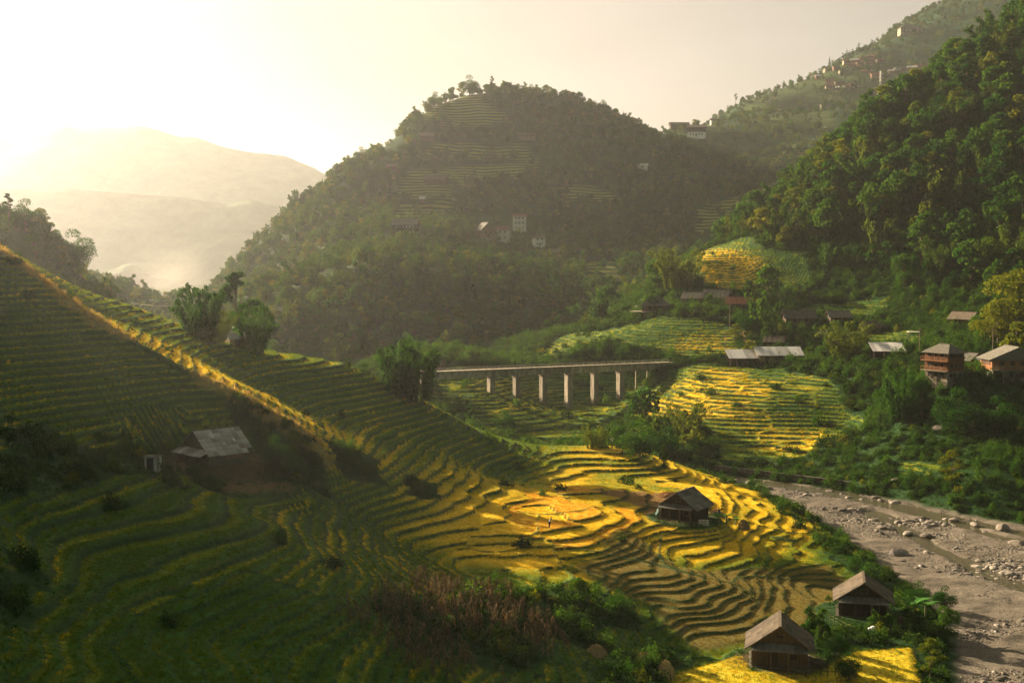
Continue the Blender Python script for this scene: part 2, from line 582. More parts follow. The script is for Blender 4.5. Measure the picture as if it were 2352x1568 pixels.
# gullies and swells, so that the contours wind
amp_v = 0.55 * sstep(150, 165, Y) * (1 - sstep(255, 300, Y)) * sstep(-20, 12, X)
Zw = Zb + (1.5 - 0.9 * sstep(-10, 2, sdR)) * fbm(X / 38, Y / 38, 3, 3) * sstep(0, 12, -sd_river) + amp_v * 2.2 * fbm(X / 13, Y / 17, 9, 2)
crest = G([(-60, 555), (20, 600), (130, 680), (270, 785), (400, 858), (540, 930), (640, 990), (720, 1040)])
d_crest = line_d(crest, X, Y)
Zw = Zw + 1.3 * (1 - sstep(0, 6, d_crest))  # crest raised so that it catches the sun
Zw = Zw + sstep(430, 520, Y) * (1 - 0.9 * sstep(-14, 2, sdR)) * 7.0 * fbm(X / 45, Y / 45, 5, 4) + 0.35 * fbm(X / 6, Y / 6, 21, 2) * sstep(0, 8, -sd_river)

# level building plots: (picture column, row of the middle of the floor, radius, fixed height)
PLOTS = {}
def plot(name, u, v, r, dz=0.0):
    x, y, z = cast([base_grid], u, v)
    PLOTS[name] = (x, y, z + dz, r)
plot('hut_near', 1790, 1517, 5.5)
plot('hut_road', 1982, 1405, 5.5)
plot('hut_mid', 1573, 1188, 5.2)
plot('house_left', 497, 1062, 8.5, 0.3)
plot('house_left_yard', 585, 1120, 5.0)
plot('hut_crest', 536, 784, 3.2)
for k, (x0, y0, z0, r) in PLOTS.items():
    w = 1 - sstep(r, r + 3.5, np.hypot(X - x0, Y - y0))
    Zw = Zw * (1 - w) + z0 * w

# zones, drawn on the ground
Z_MOUND = G([(1200, 1035), (1420, 1022), (1620, 1090), (1560, 1125), (1450, 1120), (1230, 1125), (1140, 1110)])
Z_FORE = G([(1530, 1568), (1560, 1535), (1700, 1505), (1720, 1545), (1880, 1545), (1960, 1490), (2090, 1485), (2110, 1568), (2100, 1650), (1500, 1650)])
Z_SHRUB = [G(p) for p in [
    [(0, 975), (110, 960), (180, 1020), (420, 1035), (420, 1085), (250, 1080), (100, 1120), (0, 1150)],
    [(560, 940), (680, 1000), (760, 1080), (740, 1140), (690, 1130), (560, 1075), (600, 1040), (530, 970)],
    [(420, 1085), (560, 1075), (690, 1100), (690, 1140), (480, 1120)],
    [(775, 1040), (830, 1040), (900, 1100), (880, 1120), (800, 1090)],
    [(930, 1090), (1000, 1110), (1010, 1140), (950, 1140)],
    [(860, 1385), (1060, 1345), (1300, 1352), (1430, 1372), (1450, 1430), (1300, 1470), (1260, 1490), (1030, 1530), (880, 1470)],
    [(0, 1250), (100, 1330), (60, 1480), (0, 1500)],
    [(1380, 1480), (1560, 1490), (1500, 1568), (1350, 1568)],
    [(1850, 1420), (2080, 1400), (2130, 1480), (1960, 1480), (1880, 1540), (1850, 1500), (1830, 1440)],
    [(2000, 1270), (2080, 1330), (2140, 1385), (2180, 1440), (2200, 1568), (2120, 1568), (2110, 1450), (2060, 1380), (1960, 1330), (1890, 1270)],
]]
sd_shrub = np.full(X.shape, -99.0)
sdR = sdR + 5.0 * fbm(X / 9, Y / 9, 141, 3) - 0.5
near_m = Y < 270
for z in Z_SHRUB:
    sd_shrub[near_m] = np.maximum(sd_shrub[near_m], poly_sd(z, X[near_m], Y[near_m]))
sd_shrub = sd_shrub + 4.0 * fbm(X / 7, Y / 7, 143, 3)
sd_mound = poly_sd(Z_MOUND, X, Y)
sd_fore = poly_sd(Z_FORE, X, Y)
bank_side = sstep(262, 300, Y + 0.25 * (X - 20))      # 0 on the spur side, 1 beyond the river and the stream
bank_side = np.where((X > 55) & (sd_river < 0) & (Y > 232) & (poly_sd([P(u, v, z=0.3)[:2] for u, v in river_far] + [(400, 700), (-100, 700)], X, Y) > 0), 1.0, bank_side)

# terrace steps
gy, gx = np.gradient(Zw, ys, xs)
grad = np.hypot(gx, gy) + 1e-4


def steps(z, step, phase, riser):
    t = z / step + phase
    f = np.floor(t)
    r = t - f
    w = np.clip(riser * grad / step, 0.06, 0.62)
    a = np.clip((r - (1 - w)) / w, 0, 1)
    s = a ** 0.8
    return (f + s - phase) * step, a, f, sstep(0.25, 0.95, r / (1 - w + 1e-3))


left_zone = 1 - sstep(-16, 8, X - 0.35 * (Y - 190))       # big steps of the spur
cidA, bA = voronoi(X / 34 + 0.6 * fbm(X / 20, Y / 20, 31, 2), Y / 30 + 0.4 * fbm(X / 15, Y / 15, 35, 2), 40)
cidB, bB = voronoi(X / 17 + 0.5 * fbm(X / 9, Y / 9, 33, 2), Y / 9.0, 50)
zL, aL, fL, eL = steps(Zw, 0.86, 0.0, 0.80 + 0.75 * (1 - sstep(135, 165, Y)))
stub_c = G([(1320, 1290), (1440, 1215), (1560, 1300), (1830, 1290), (1900, 1290), (1980, 1340), (1860, 1420), (1640, 1490), (1560, 1480), (1500, 1370), (1400, 1340)])
stub = sstep(-2, 2, poly_sd(stub_c, X, Y) + 3 * fbm(X / 10, Y / 10, 151, 2))
zV, aV, fV, eV = steps(Zw, 0.54, np.round(cidA * 3) / 3, 0.55)
zS, aS, fS, eS = steps(Zw, 0.36, np.round(cidA * 3) / 3, 0.50)
sm = stub > 0.5
zV = zV + (zS - zV) * stub; aV = np.where(sm, aS, aV); fV = np.where(sm, fS + 57, fV); eV = np.where(sm, eS, eV)
zM, aM, fM, eM = steps(Zw, 0.60, 0.0, 0.50)
zR, aR, fR, eR = steps(Zw, 0.80, np.round(cidB * 4) / 4, 1.5)
seamV = sstep(0.0, 0.03, bA)
seamR = sstep(0.02, 0.07, bB)
zV = zV * seamV + Zw * (1 - seamV)
zR = zR * seamR + Zw * (1 - seamR)
wM = sstep(-1.5, 1.5, sd_mound)
wL = left_zone * (1 - wM)
wV = (1 - left_zone) * (1 - wM)
Zt = wL * zL + wV * zV + wM * zM
wR = bank_side * (sstep(-0.5, 1.5, sdR))
terr_near = (1 - bank_side) * (1 - 0.85 * sstep(-2, 1.5, sd_shrub)) * sstep(1.5, 5, -sd_river) * (1 - sstep(2.2, 0.8, d_crest) * 0.8)
terr_near = terr_near * (1 - sstep(-0.5, 1.0, sd_fore))
for k, (x0, y0, z0, r) in PLOTS.items():
    terr_near = terr_near * sstep(r, r + 2.0, np.hypot(X - x0, Y - y0))
H = Zw + terr_near * (Zt - Zw)
H = H * (1 - wR) + zR * wR
wf = sstep(-1.0, 0.5, sd_fore)
H = H * (1 - wf) + (1.9 + 0.9 * sstep(38, 26, X)) * wf
tread = np.where(wR > 0.5, 1 - sstep(0.02, 0.35, aR) * seamR, np.where(wM > 0.5, 1 - sstep(0.02, 0.35, aM), np.where(left_zone > 0.5, 1 - sstep(0.02, 0.35, aL), (1 - sstep(0.02, 0.35, aV)) * seamV)))
riser_a = np.where(wR > 0.5, aR, np.where(wM > 0.5, aM, np.where(left_zone > 0.5, aL, aV)))
cell = np.where(wR > 0.5, cidB * 97, np.where(left_zone > 0.5, np.floor(fbm(X / 60, Y / 60, 71, 1) * 3), cidA * 61))
edge = np.where(wR > 0.5, eR, np.where(wM > 0.5, eM, np.where(left_zone > 0.5, eL, eV)))
step_id = np.where(wR > 0.5, fR, np.where(wM > 0.5, fM + 31, np.where(left_zone > 0.5, fL, fV)))
pad = hash2(np.round(cell * 10), step_id, 77)              # one number for each paddy
rice = np.where(wR > 0.4, 1.0, terr_near)                  # where rice stands
rice = np.maximum(rice * tread * (terr_near + wR > 0.5), wf)

# river bed: low channels, gravel bars, banks
bed = 0.36 + 0.35 * fbm(X / 14, Y / 7, 61, 4) + 0.22 * fbm(X / 2.2, Y / 2.2, 67, 3)
for k, c in enumerate(CHANNELS):
    dc = line_d(c, X, Y)
    wd = (5.0, 2.2, 3.2)[k] + 3.0 * fbm(X / 12, Y / 12, 63 + k, 2)
    bed = bed - 0.80 * (1 - sstep(0, 1, dc / np.maximum(wd, 1.0)))
wr = sstep(-4.0, 0.5, sd_river)
H = H * (1 - wr) + bed * wr
river_m = sd_river > -0.6

near_grid = Grid(xs, ys, H)

# colours of the ground, with some sun and shade put into the rice
def mix3(a, b, w):
    return a * (1 - w[..., None]) + np.asarray(b) * w[..., None]
n1 = fbm(X / 4, Y / 4, 81, 4)
n2 = fbm(X / 22, Y / 22, 83, 3)
C = np.zeros(X.shape + (3,))
C[:] = (0.012, 0.038, 0.009)
C = mix3(C, (0.024, 0.055, 0.014), np.clip(n1 * 1.4 + 0.3, 0, 1))
# rice: green to gold to orange, by paddy and by place
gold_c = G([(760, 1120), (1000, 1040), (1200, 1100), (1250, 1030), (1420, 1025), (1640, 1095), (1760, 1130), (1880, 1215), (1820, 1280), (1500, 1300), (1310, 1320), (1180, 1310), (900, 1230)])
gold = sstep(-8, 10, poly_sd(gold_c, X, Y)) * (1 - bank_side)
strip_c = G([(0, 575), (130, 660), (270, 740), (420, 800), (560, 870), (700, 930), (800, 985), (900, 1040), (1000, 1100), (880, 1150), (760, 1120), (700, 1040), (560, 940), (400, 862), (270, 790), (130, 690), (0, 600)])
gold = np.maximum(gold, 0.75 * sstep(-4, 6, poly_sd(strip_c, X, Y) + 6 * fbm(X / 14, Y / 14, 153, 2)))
bg_c = [G(p) for p in ([(1590, 840), (1700, 840), (1780, 880), (1740, 960), (1600, 960), (1480, 950), (1560, 880)], [(1740, 990), (1900, 980), (1960, 985), (1880, 1040), (1780, 1060)], [(1595, 585), (1700, 560), (1745, 600), (1740, 665), (1600, 665)], [(1530, 775), (1700, 765), (1680, 822), (1560, 822)])]  # sunlit parts of the bank, painted as golden rice
bank_sun_gold = np.zeros(X.shape)
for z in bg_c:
    bank_sun_gold = np.maximum(bank_sun_gold, sstep(-6, 6, poly_sd(z, X, Y)))
bare_c = G([(1340, 1130), (1560, 1128), (1610, 1150), (1650, 1170), (1620, 1200), (1500, 1190), (1450, 1150)])
bare = sstep(-1, 1.5, poly_sd(bare_c, X, Y))
orange_c = G([(1200, 1120), (1330, 1120), (1500, 1190), (1600, 1210), (1700, 1240), (1300, 1260), (1150, 1180)])
orng = sstep(-6, 6, poly_sd(orange_c, X, Y))
ripe_lit = np.clip(0.06 + 0.76 * gold + bank_side * (0.16 + 0.42 * bank_sun_gold) + (pad - 0.5) * 0.35 + n2 * 0.3 + 0.42 * edge * (1 - gold) * (1 - 0.5 * bank_side), 0, 1)  # left face kept greener and darker: its shade is put into the colour
rc = np.zeros(X.shape + (3,))
rc[:] = (0.035, 0.095, 0.014)
rc = mix3(rc, (0.16, 0.20, 0.014), sstep(0.25, 0.6, ripe_lit))
rc = mix3(rc, (0.66, 0.46, 0.022), sstep(0.6, 0.95, ripe_lit))
rc = mix3(rc, (0.60, 0.30, 0.030), orng * 0.45 * sstep(0.55, 0.8, pad))
rc = mix3(rc, (0.10, 0.080, 0.018), stub * 0.92)
rc = mix3(rc, (0.15, 0.085, 0.025), bare)
rc = mix3(rc, (0.50, 0.42, 0.03), wf)
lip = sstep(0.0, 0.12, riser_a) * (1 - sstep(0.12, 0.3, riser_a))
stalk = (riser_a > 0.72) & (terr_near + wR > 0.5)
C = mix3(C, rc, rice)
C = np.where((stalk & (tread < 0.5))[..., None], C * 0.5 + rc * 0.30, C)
# golden grass along the crest
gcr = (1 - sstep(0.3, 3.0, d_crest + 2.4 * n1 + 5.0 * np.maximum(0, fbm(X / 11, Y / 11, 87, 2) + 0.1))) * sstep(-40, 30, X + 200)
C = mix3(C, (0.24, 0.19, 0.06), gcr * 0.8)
# earth round the houses
for k in ('house_left_yard', 'hut_near', 'hut_mid', 'house_left'):
    x0, y0, z0, r = PLOTS[k]
    w = (1 - sstep(r * 0.6, r + 1.5, np.hypot(X - x0, Y - y0) + 3 * n1))
    C = mix3(C, (0.085, 0.058, 0.024), w * 0.8)
# gravel
grav = np.zeros(X.shape + (3,))
grav[:] = (0.092, 0.080, 0.062)
grav = mix3(grav, (0.155, 0.136, 0.106), np.clip(0.5 + n1, 0, 1))
grav = mix3(grav, (0.05, 0.042, 0.025), sstep(0.05, -0.15, bed))
C = mix3(C, grav, sstep(-1.2, 0.4, sd_river + n1))

# forest floor on the right mountain
C = mix3(C, (0.03, 0.06, 0.015), sstep(470, 500, Y) * (1 - wR))


def wedge_faces(xs, ys, keep):
    nx, ny = len(xs), len(ys)
    idx = np.arange(nx * ny).reshape(ny, nx)
    f = np.stack([idx[:-1, :-1], idx[:-1, 1:], idx[1:, 1:], idx[1:, :-1]], -1).reshape(-1, 4)
    k = keep[:-1, :-1].ravel()
    f = f[k]
    used = np.unique(f)
    remap = np.full(nx * ny, -1)
    remap[used] = np.arange(len(used))
    return remap[f], used


def wedge(X, Y, m=10.0):
    return np.abs(X) < 0.418 * Y + m


def add_ground(name, label, xs, ys, X, Y, H, C, mat, keep, field=None):
    f, used = wedge_faces(xs, ys, keep)
    v = np.stack([X.ravel()[used], Y.ravel()[used], H.ravel()[used]], -1)
    me = mesh_np(name, v, f, [mat], True, C.reshape(-1, 3)[used], None if field is None else {'field': field.ravel()[used]})
    o = bpy.data.objects.new(name, me)
    link(o)
    return tag(o, label, 'ground', kind='structure')


add_ground('terraced_hillside', 'terraced valley ground of golden and green rice steps falling to the river', xs, ys, X, Y, H, C, M['ground'], wedge(X, Y))
print('near verts', X.size)

# the same hillside carried on outside the frame, coarser
xo = np.arange(-420, 421, 6.0)
yo = np.arange(-40, 701, 6.0)
XO, YO = np.meshgrid(xo, yo)
ZO = tps_eval(near_fit, np.clip(XO, -330, 300), np.clip(YO, 20, 640))
ZO = np.clip(ZO, -3, 170)
keepo = (np.abs(XO) > 0.418 * YO + 4) | (YO < 56)
camclear = np.hypot(XO, YO) < 45
ZO = np.where(np.abs(XO) < 0.45 * YO + 14, ZO - 0.6, ZO)
ZO = np.where(np.hypot(XO, YO) < 60, np.minimum(ZO, 30), ZO)
CO = np.zeros(XO.shape + (3,)); CO[:] = (0.05, 0.085, 0.025)
add_ground('outer_hillside', 'green slope carrying the hillside on beyond the edge of the view', xo, yo, XO, YO, ZO, CO, M['hill'], keepo)

# ---- middle hill, far ridge and the hazy ridge at the left, one ground
mid_pts = []
def Q(u, v, d): mid_pts.append(P(u, v, d))
def QW(u, d, z): mid_pts.append(Wz(u, d, z))
for a in [(545, 615, 800), (600, 565, 815), (690, 478, 850), (760, 415, 880), (830, 372, 900), (905, 325, 930), (945, 282, 950), (1010, 232, 975),
          (1070, 212, 990), (1130, 208, 1000), (1230, 220, 1010), (1330, 252, 1020), (1400, 272, 1030), (1480, 300, 1060),
          (1560, 296, 1200), (1680, 285, 1350), (1700, 245, 1500), (1800, 205, 1600), (1900, 170, 1700), (2000, 115, 1800), (2085, 82, 1880),
          (2200, 72, 1950), (2352, 45, 2000), (2600, 20, 2000)]: Q(*a)
for a in [(900, 835, 470), (1200, 805, 520), (1340, 785, 540), (620, 760, 485), (580, 675, 560), (700, 632, 600), (850, 575, 655), (1000, 560, 720),
          (1200, 650, 655), (1120, 545, 760), (1100, 450, 850), (950, 450, 840), (1400, 600, 730), (1400, 400, 905), (1250, 350, 930), (1050, 330, 930),
          (1500, 500, 860), (1600, 560, 770), (1650, 450, 1000), (1700, 350, 1150), (1900, 300, 1350), (1850, 350, 1100), (1750, 420, 900),
          (1950, 262, 1200), (2030, 235, 1250), (2150, 160, 1500), (1500, 600, 720), (740, 500, 780), (640, 620, 720), (860, 450, 830), (1500, 690, 640), (500, 745, 520)]: Q(*a)
# behind the summits
for a in [(545, 900, 20), (760, 1020, 70), (945, 1100, 110), (1130, 1180, 130), (1400, 1230, 125), (1560, 1400, 135), (1800, 1850, 210), (2085, 2150, 300), (2500, 2250, 330),
          (1200, 1500, 90), (1000, 2000, 60), (700, 1400, 20), (1400, 2200, 150)]: QW(*a)
# hazy ridge at the left and the gap
for a in [(-60, 520, 372), (0, 535, 380), (80, 562, 392), (150, 622, 402), (200, 668, 410), (250, 690, 430)]: Q(*a)
for a in [(150, 640, 640), (230, 655, 640), (300, 685, 640), (400, 712, 640)]: Q(*a)
for a in [(-300, 380, 80), (-300, 560, 70), (0, 490, 36), (150, 500, 22), (60, 640, 60), (-200, 700, 80), (-200, 900, 60), (300, 520, 12), (440, 640, 12), (440, 800, 0), (0, 900, 30),
          (200, 1200, 10), (-200, 1500, 30), (0, 2200, 10), (400, 1600, 0), (500, 2200, 0), (350, 390, 2), (150, 350, 15), (-100, 340, 40), (440, 460, 5),
          (700, 400, 2), (1000, 420, 0), (1250, 440, 0), (1500, 500, 5), (1700, 560, 20), (2000, 650, 60), (2400, 700, 100), (2400, 1200, 170), (2100, 900, 110), (1850, 800, 75)]: QW(*a)
mid_fit = tps_fit(mid_pts, 0.02)
xm = np.arange(-1010, 1011, 6.0)
ym = np.arange(330, 2280, 6.0)
XM, YM = np.meshgrid(xm, ym)
ZM = tps_eval(mid_fit, XM, YM)
ZM = ZM + 9 * sstep(420, 620, YM) * fbm(XM / 90, YM / 90, 101, 4) + 2.0 * fbm(XM / 18, YM / 18, 107, 2)
ZM = np.where(YM < 470, np.minimum(ZM, ZM * 0 + 60), ZM)
mid_grid = Grid(xm, ym, ZM)
CM = np.zeros(XM.shape + (3,)); CM[:] = (0.008, 0.038, 0.010)
CM = mix3(CM, (0.035, 0.065, 0.018), np.clip(fbm(XM / 40, YM / 40, 111, 3) * 1.5 + 0.2, 0, 1))
CLEAR = [[(930, 395), (1240, 370), (1240, 400), (1100, 415), (1040, 440), (930, 440)], [(920, 425), (1035, 425), (1035, 455), (915, 455)], [(1260, 430), (1340, 425), (1400, 440), (1440, 470), (1290, 458)],
         [(915, 470), (1040, 460), (1030, 505), (900, 515)], [(1560, 265), (1640, 262), (1650, 325), (1560, 330)], [(1000, 215), (1080, 205), (1170, 275), (1080, 300), (960, 270)], [(1000, 330), (1200, 335), (1230, 365), (960, 362)],
         [(1880, 130), (2150, 140), (2140, 225), (1750, 262), (1780, 215)], [(1700, 225), (1900, 180), (1900, 230), (1700, 265)], [(1640, 470), (1830, 400), (1860, 430), (1700, 500)],
         [(1700, 275), (1900, 250), (1930, 290), (1800, 310), (1700, 300)], [(1750, 340), (1850, 330), (1850, 370), (1760, 380)], [(1340, 600), (1420, 600), (1420, 650), (1350, 660)], [(1650, 560), (1590, 540), (1600, 480), (1680, 480)],
         [(900, 500), (965, 500), (965, 562), (900, 562)], [(1088, 490), (1215, 485), (1220, 562), (1088, 572)], [(1220, 540), (1256, 540), (1256, 585), (1220, 585)], [(1248, 565), (1292, 565), (1292, 602), (1248, 602)],
         [(955, 300), (1010, 300), (1010, 345), (955, 345)], [(862, 315), (925, 315), (925, 350), (862, 350)], [(1185, 300), (1235, 300), (1235, 340), (1185, 340)], [(885, 375), (925, 375), (925, 410), (885, 410)], [(1455, 370), (1500, 370), (1500, 410), (1455, 410)]]
UM = 1176 + F * XM / (YM * math.cos(PITCH) - (ZM - CAMZ) * math.sin(PITCH)); VM = 784 - F * (YM * math.sin(PITCH) + (ZM - CAMZ) * math.cos(PITCH)) / (YM * math.cos(PITCH) - (ZM - CAMZ) * math.sin(PITCH))
# clearings are drawn once as ground patches on the hill
fieldM = np.zeros(XM.shape)
for c in CLEAR[:14]:
    fieldM = np.maximum(fieldM, sstep(-4, 4, poly_sd(c, UM, VM)))
fieldM = fieldM * np.where(YM > 1100, 0.15, 0.5)
CM = mix3(CM, (0.045, 0.075, 0.014), fieldM)
add_ground('forested_hill', 'rounded forested hill and the ridge behind it fading into haze', xm, ym, XM, YM, ZM, CM, M['fields'], np.abs(XM) < 0.43 * YM + 25, fieldM)
GRIDS = [near_grid, mid_grid]


def far_range(name, label, d, outline, depth, seed, rough):
    """a distant mountain chain of real size: crest profile swept down on both sides"""
    us = np.linspace(-500, 2900, 260)
    cu = [a for a, b in outline]
    cv = [b for a, b in outline]
    rows = np.linspace(-1, 1, 41)
    vv = np.interp(us, cu, cv)
    xx = np.array([P(u, v, d)[0] for u, v in zip(us, vv)])
    zz = np.array([P(u, v, d)[2] for u, v in zip(us, vv)])
    Xf, Rf = np.meshgrid(xx, rows)
    Zc = np.tile(zz, (len(rows), 1))
    Yf = d + Rf * depth
    base = -5.0
    fall = 1 - np.abs(Rf) ** 0.9
    nz = fbm(Xf / 260 + seed, Yf / 260, seed, 5, 0.55)
    Zf = base + (Zc - base) * fall + rough * nz * (np.abs(Rf) * 0.9 + 0.10)
    nx, ny = len(us), len(rows)
    idx = np.arange(nx * ny).reshape(ny, nx)
    f = np.stack([idx[:-1, :-1], idx[:-1, 1:], idx[1:, 1:], idx[1:, :-1]], -1).reshape(-1, 4)
    Cf = np.zeros((nx * ny, 3)); Cf[:] = (0.05, 0.08, 0.03)
    me = mesh_np(name, np.stack([Xf, Yf, Zf], -1).reshape(-1, 3), f, [M['far']], True, Cf)
    o = link(bpy.data.objects.new(name, me))
    return tag(o, label, 'mountain', kind='structure')


far_range('far_mountain', 'pale far mountain range almost lost in haze at the left', 3600,
          [(-500, 330), (0, 312), (30, 316), (80, 298), (140, 288), (200, 294), (260, 292), (330, 290), (370, 300), (410, 314), (450, 318), (500, 338), (560, 352), (620, 360), (660, 362), (720, 385), (760, 410), (900, 470), (1200, 480), (2900, 420)], 900, 5, 120)
far_range('distant_ridge', 'lower hazy ridge in front of the far mountain range', 2750,
          [(-500, 440), (0, 432), (80, 436), (150, 430), (260, 440), (350, 445), (430, 452), (520, 468), (570, 458), (620, 470), (680, 478), (760, 520), (1200, 560), (2900, 560)], 380, 9, 70)

# ---- water
wx = np.arange(30, 330, 3.0); wy = np.arange(90, 330, 3.0)
WX, WY = np.meshgrid(wx, wy)
keepw = (poly_sd(RIVER, WX + 1.5, WY + 1.5) > -5)
m_w, n_w, o_w = new_mat('river_water')
bw = principled(n_w, (0.06, 0.055, 0.03), 0.12, 0.5)
tcw = n_w.nodes.new('ShaderNodeTexCoord'); nw = n_w.nodes.new('ShaderNodeTexNoise'); bpw = n_w.nodes.new('ShaderNodeBump')
nw.inputs['Scale'].default_value = 1.3; nw.inputs['Detail'].default_value = 4
bpw.inputs['Strength'].default_value = 0.7; bpw.inputs['Distance'].default_value = 0.25
n_w.links.new(tcw.outputs['Object'], nw.inputs['Vector']); n_w.links.new(nw.outputs['Fac'], bpw.inputs['Height'])
n_w.links.new(bpw.outputs['Normal'], bw.inputs['Normal']); n_w.links.new(bw.outputs['BSDF'], o_w.inputs['Surface'])
add_ground('river_water', 'shallow brown river water running between gravel bars', wx, wy, WX, WY, np.full(WX.shape, 0.02), np.zeros(WX.shape + (3,)), m_w, keepw)


# ------------------------------------------------------------------ plants: shapes
M['leaf_dark'] = leaf_mat('dark_leaves', (0.005, 0.034, 0.008), (0.020, 0.072, 0.013), 0.40, (2.6, 1.7, 0.6))
M['leaf_mid'] = leaf_mat('green_leaves', (0.008, 0.046, 0.009), (0.036, 0.098, 0.015), 0.42, (2.6, 1.7, 0.6))
M['leaf_warm'] = leaf_mat('warm_leaves', (0.024, 0.062, 0.009), (0.095, 0.125, 0.014), 0.46, (2.2, 1.6, 0.7))  # yellow-green; in the forest this tint also stands for sunlit crowns
M['leaf_bamboo'] = leaf_mat('bamboo_leaves', (0.011, 0.044, 0.010), (0.050, 0.090, 0.016), 0.45, (2.6, 1.7, 0.6))
M['bush'] = leaf_mat('bush_leaves', (0.005, 0.028, 0.008), (0.024, 0.064, 0.013), 0.38, (2.6, 1.7, 0.6))
M['grass'] = leaf_mat('grass_blades', (0.006, 0.036, 0.010), (0.030, 0.080, 0.014), 0.40, (2.6, 1.7, 0.6))
M['rice_green'] = leaf_mat('green_rice', (0.020, 0.075, 0.013), (0.075, 0.140, 0.018), 0.45, (2.6, 1.6, 0.6))
M['rice_gold'] = leaf_mat('golden_rice', (0.40, 0.33, 0.012), (0.74, 0.53, 0.018), 0.45, (1.15, 0.95, 0.6))
M['rice_mid'] = leaf_mat('turning_rice', (0.060, 0.13, 0.012), (0.18, 0.22, 0.016), 0.45, (2.0, 1.4, 0.6))
M['rice_orange'] = leaf_mat('ripe_orange_rice', (0.42, 0.22, 0.015), (0.66, 0.36, 0.02), 0.45, (1.15, 0.85, 0.6))
M['stubble'] = leaf_mat('cut_rice_stubble', (0.12, 0.09, 0.018), (0.30, 0.22, 0.04), 0.2, (1.3, 1.0, 0.7))
M['drygrass'] = leaf_mat('dry_seed_grass', (0.14, 0.12, 0.03), (0.46, 0.36, 0.11), 0.45, (1.4, 1.1, 0.8))
M['corn'] = leaf_mat('dry_corn', (0.040, 0.032, 0.017), (0.17, 0.13, 0.068), 0.25, (1.3, 1.0, 0.8))
M['banana'] = leaf_mat('banana_leaves', (0.04, 0.13, 0.03), (0.10, 0.24, 0.05), 0.45, (2.4, 1.5, 0.6))
M['bark'] = rough_mat('bark', (0.09, 0.065, 0.04), 0.4, 4, bump=0.6)
M['culm'] = rough_mat('bamboo_culm', (0.10, 0.12, 0.04), 0.3, 3)


def rand_unit(n, g):
    v = g.normal(size=(n, 3))
    return v / np.linalg.norm(v, axis=1)[:, None]


def cards(cen, nrm, size, g, elong=1.6, droop=0.0):
    """leaf-shaped quads at cen facing nrm"""
    n = len(cen)
    t = np.cross(nrm, rand_unit(n, g))
    t[:, 2] -= droop
    t /= np.linalg.norm(t, axis=1)[:, None] + 1e-9
    b = np.cross(nrm, t)
    s = (size * (0.65 + 0.7 * g.random(n)))[:, None]
    e = elong * s * t
    w = s * b * 0.55
    bend = nrm * s * 0.25
    v = np.stack([cen - e * 0.6, cen - w + bend, cen + e * 0.6, cen + w + bend], 1).reshape(-1, 3)
    f = np.arange(4 * n).reshape(n, 4)
    return v, f


def tube(path, radii, k=5):
    """tapered tube along a path"""
    path = np.asarray(path, float)
    n = len(path)
    d = np.gradient(path, axis=0)
    d /= np.linalg.norm(d, axis=1)[:, None] + 1e-9
    ref = np.array([0.3, 1, 0.1])
    a = np.cross(d, ref); a /= np.linalg.norm(a, axis=1)[:, None] + 1e-9
    b = np.cross(d, a)
    th = np.linspace(0, 2 * math.pi, k, endpoint=False)
    r = np.asarray(radii, float)[:, None, None]
    v = path[:, None, :] + r * (np.cos(th)[None, :, None] * a[:, None] + np.sin(th)[None, :, None] * b[:, None])
    v = v.reshape(-1, 3)
    f = []
    for i in range(n - 1):
        for j in range(k):
            f.append((i * k + j, i * k + (j + 1) % k, (i + 1) * k + (j + 1) % k, (i + 1) * k + j))
    return v, np.array(f)


def merge(parts):
    vs, fs, o = [], [], 0
    for v, f in parts:
        vs.append(v); fs.append(f + o); o += len(v)
    return np.concatenate(vs), np.concatenate(fs)


def broadleaf(h, w, n, size, seed, lobes=9, base=0.25, flat=0.75):
    g = np.random.default_rng(seed)
    cs, rs = [], []
    for i in range(lobes):
        a = g.random() * 6.28
        rr = w * 0.34 * math.sqrt(g.random())
        z = h * (base + 0.15 + (0.78 - base) * g.random() * (1 - 0.35 * rr / (w * 0.34 + 1e-6)))
        cs.append((rr * math.cos(a), rr * math.sin(a), z))
        rs.append(w * (0.17 + 0.13 * g.random()))
    cs.append((0, 0, h * 0.86)); rs.append(w * 0.2)
    cs = np.array(cs); rs = np.array(rs)
    pick = g.choice(len(cs), n, p=rs ** 2 / (rs ** 2).sum())
    u = rand_unit(n, g)
    u[:, 2] = np.where(u[:, 2] < -0.3, -u[:, 2], u[:, 2])
    rad = rs[pick][:, None] * (0.72 + 0.34 * g.random((n, 1)))
    cen = cs[pick] + u * rad * np.array([1, 1, flat])
    nr = u + 0.7 * rand_unit(n, g)
    nr /= np.linalg.norm(nr, axis=1)[:, None]
    leaf = cards(cen, nr, np.full(n, size), g)
    trunk = [tube([(0, 0, -0.8), (0.02 * h, 0, h * 0.3), (0, 0.02 * h, h * 0.75)], [h * 0.03, h * 0.022, h * 0.008])]
    for c in cs[:6]:
        trunk.append(tube([(0, 0, h * (0.25 + 0.02 * g.random())), (c * 0.5 + np.array([0, 0, h * 0.2])) * np.array([1, 1, 0.9]), c], [h * 0.014, h * 0.010, h * 0.004], 4))
    return leaf, merge(trunk)


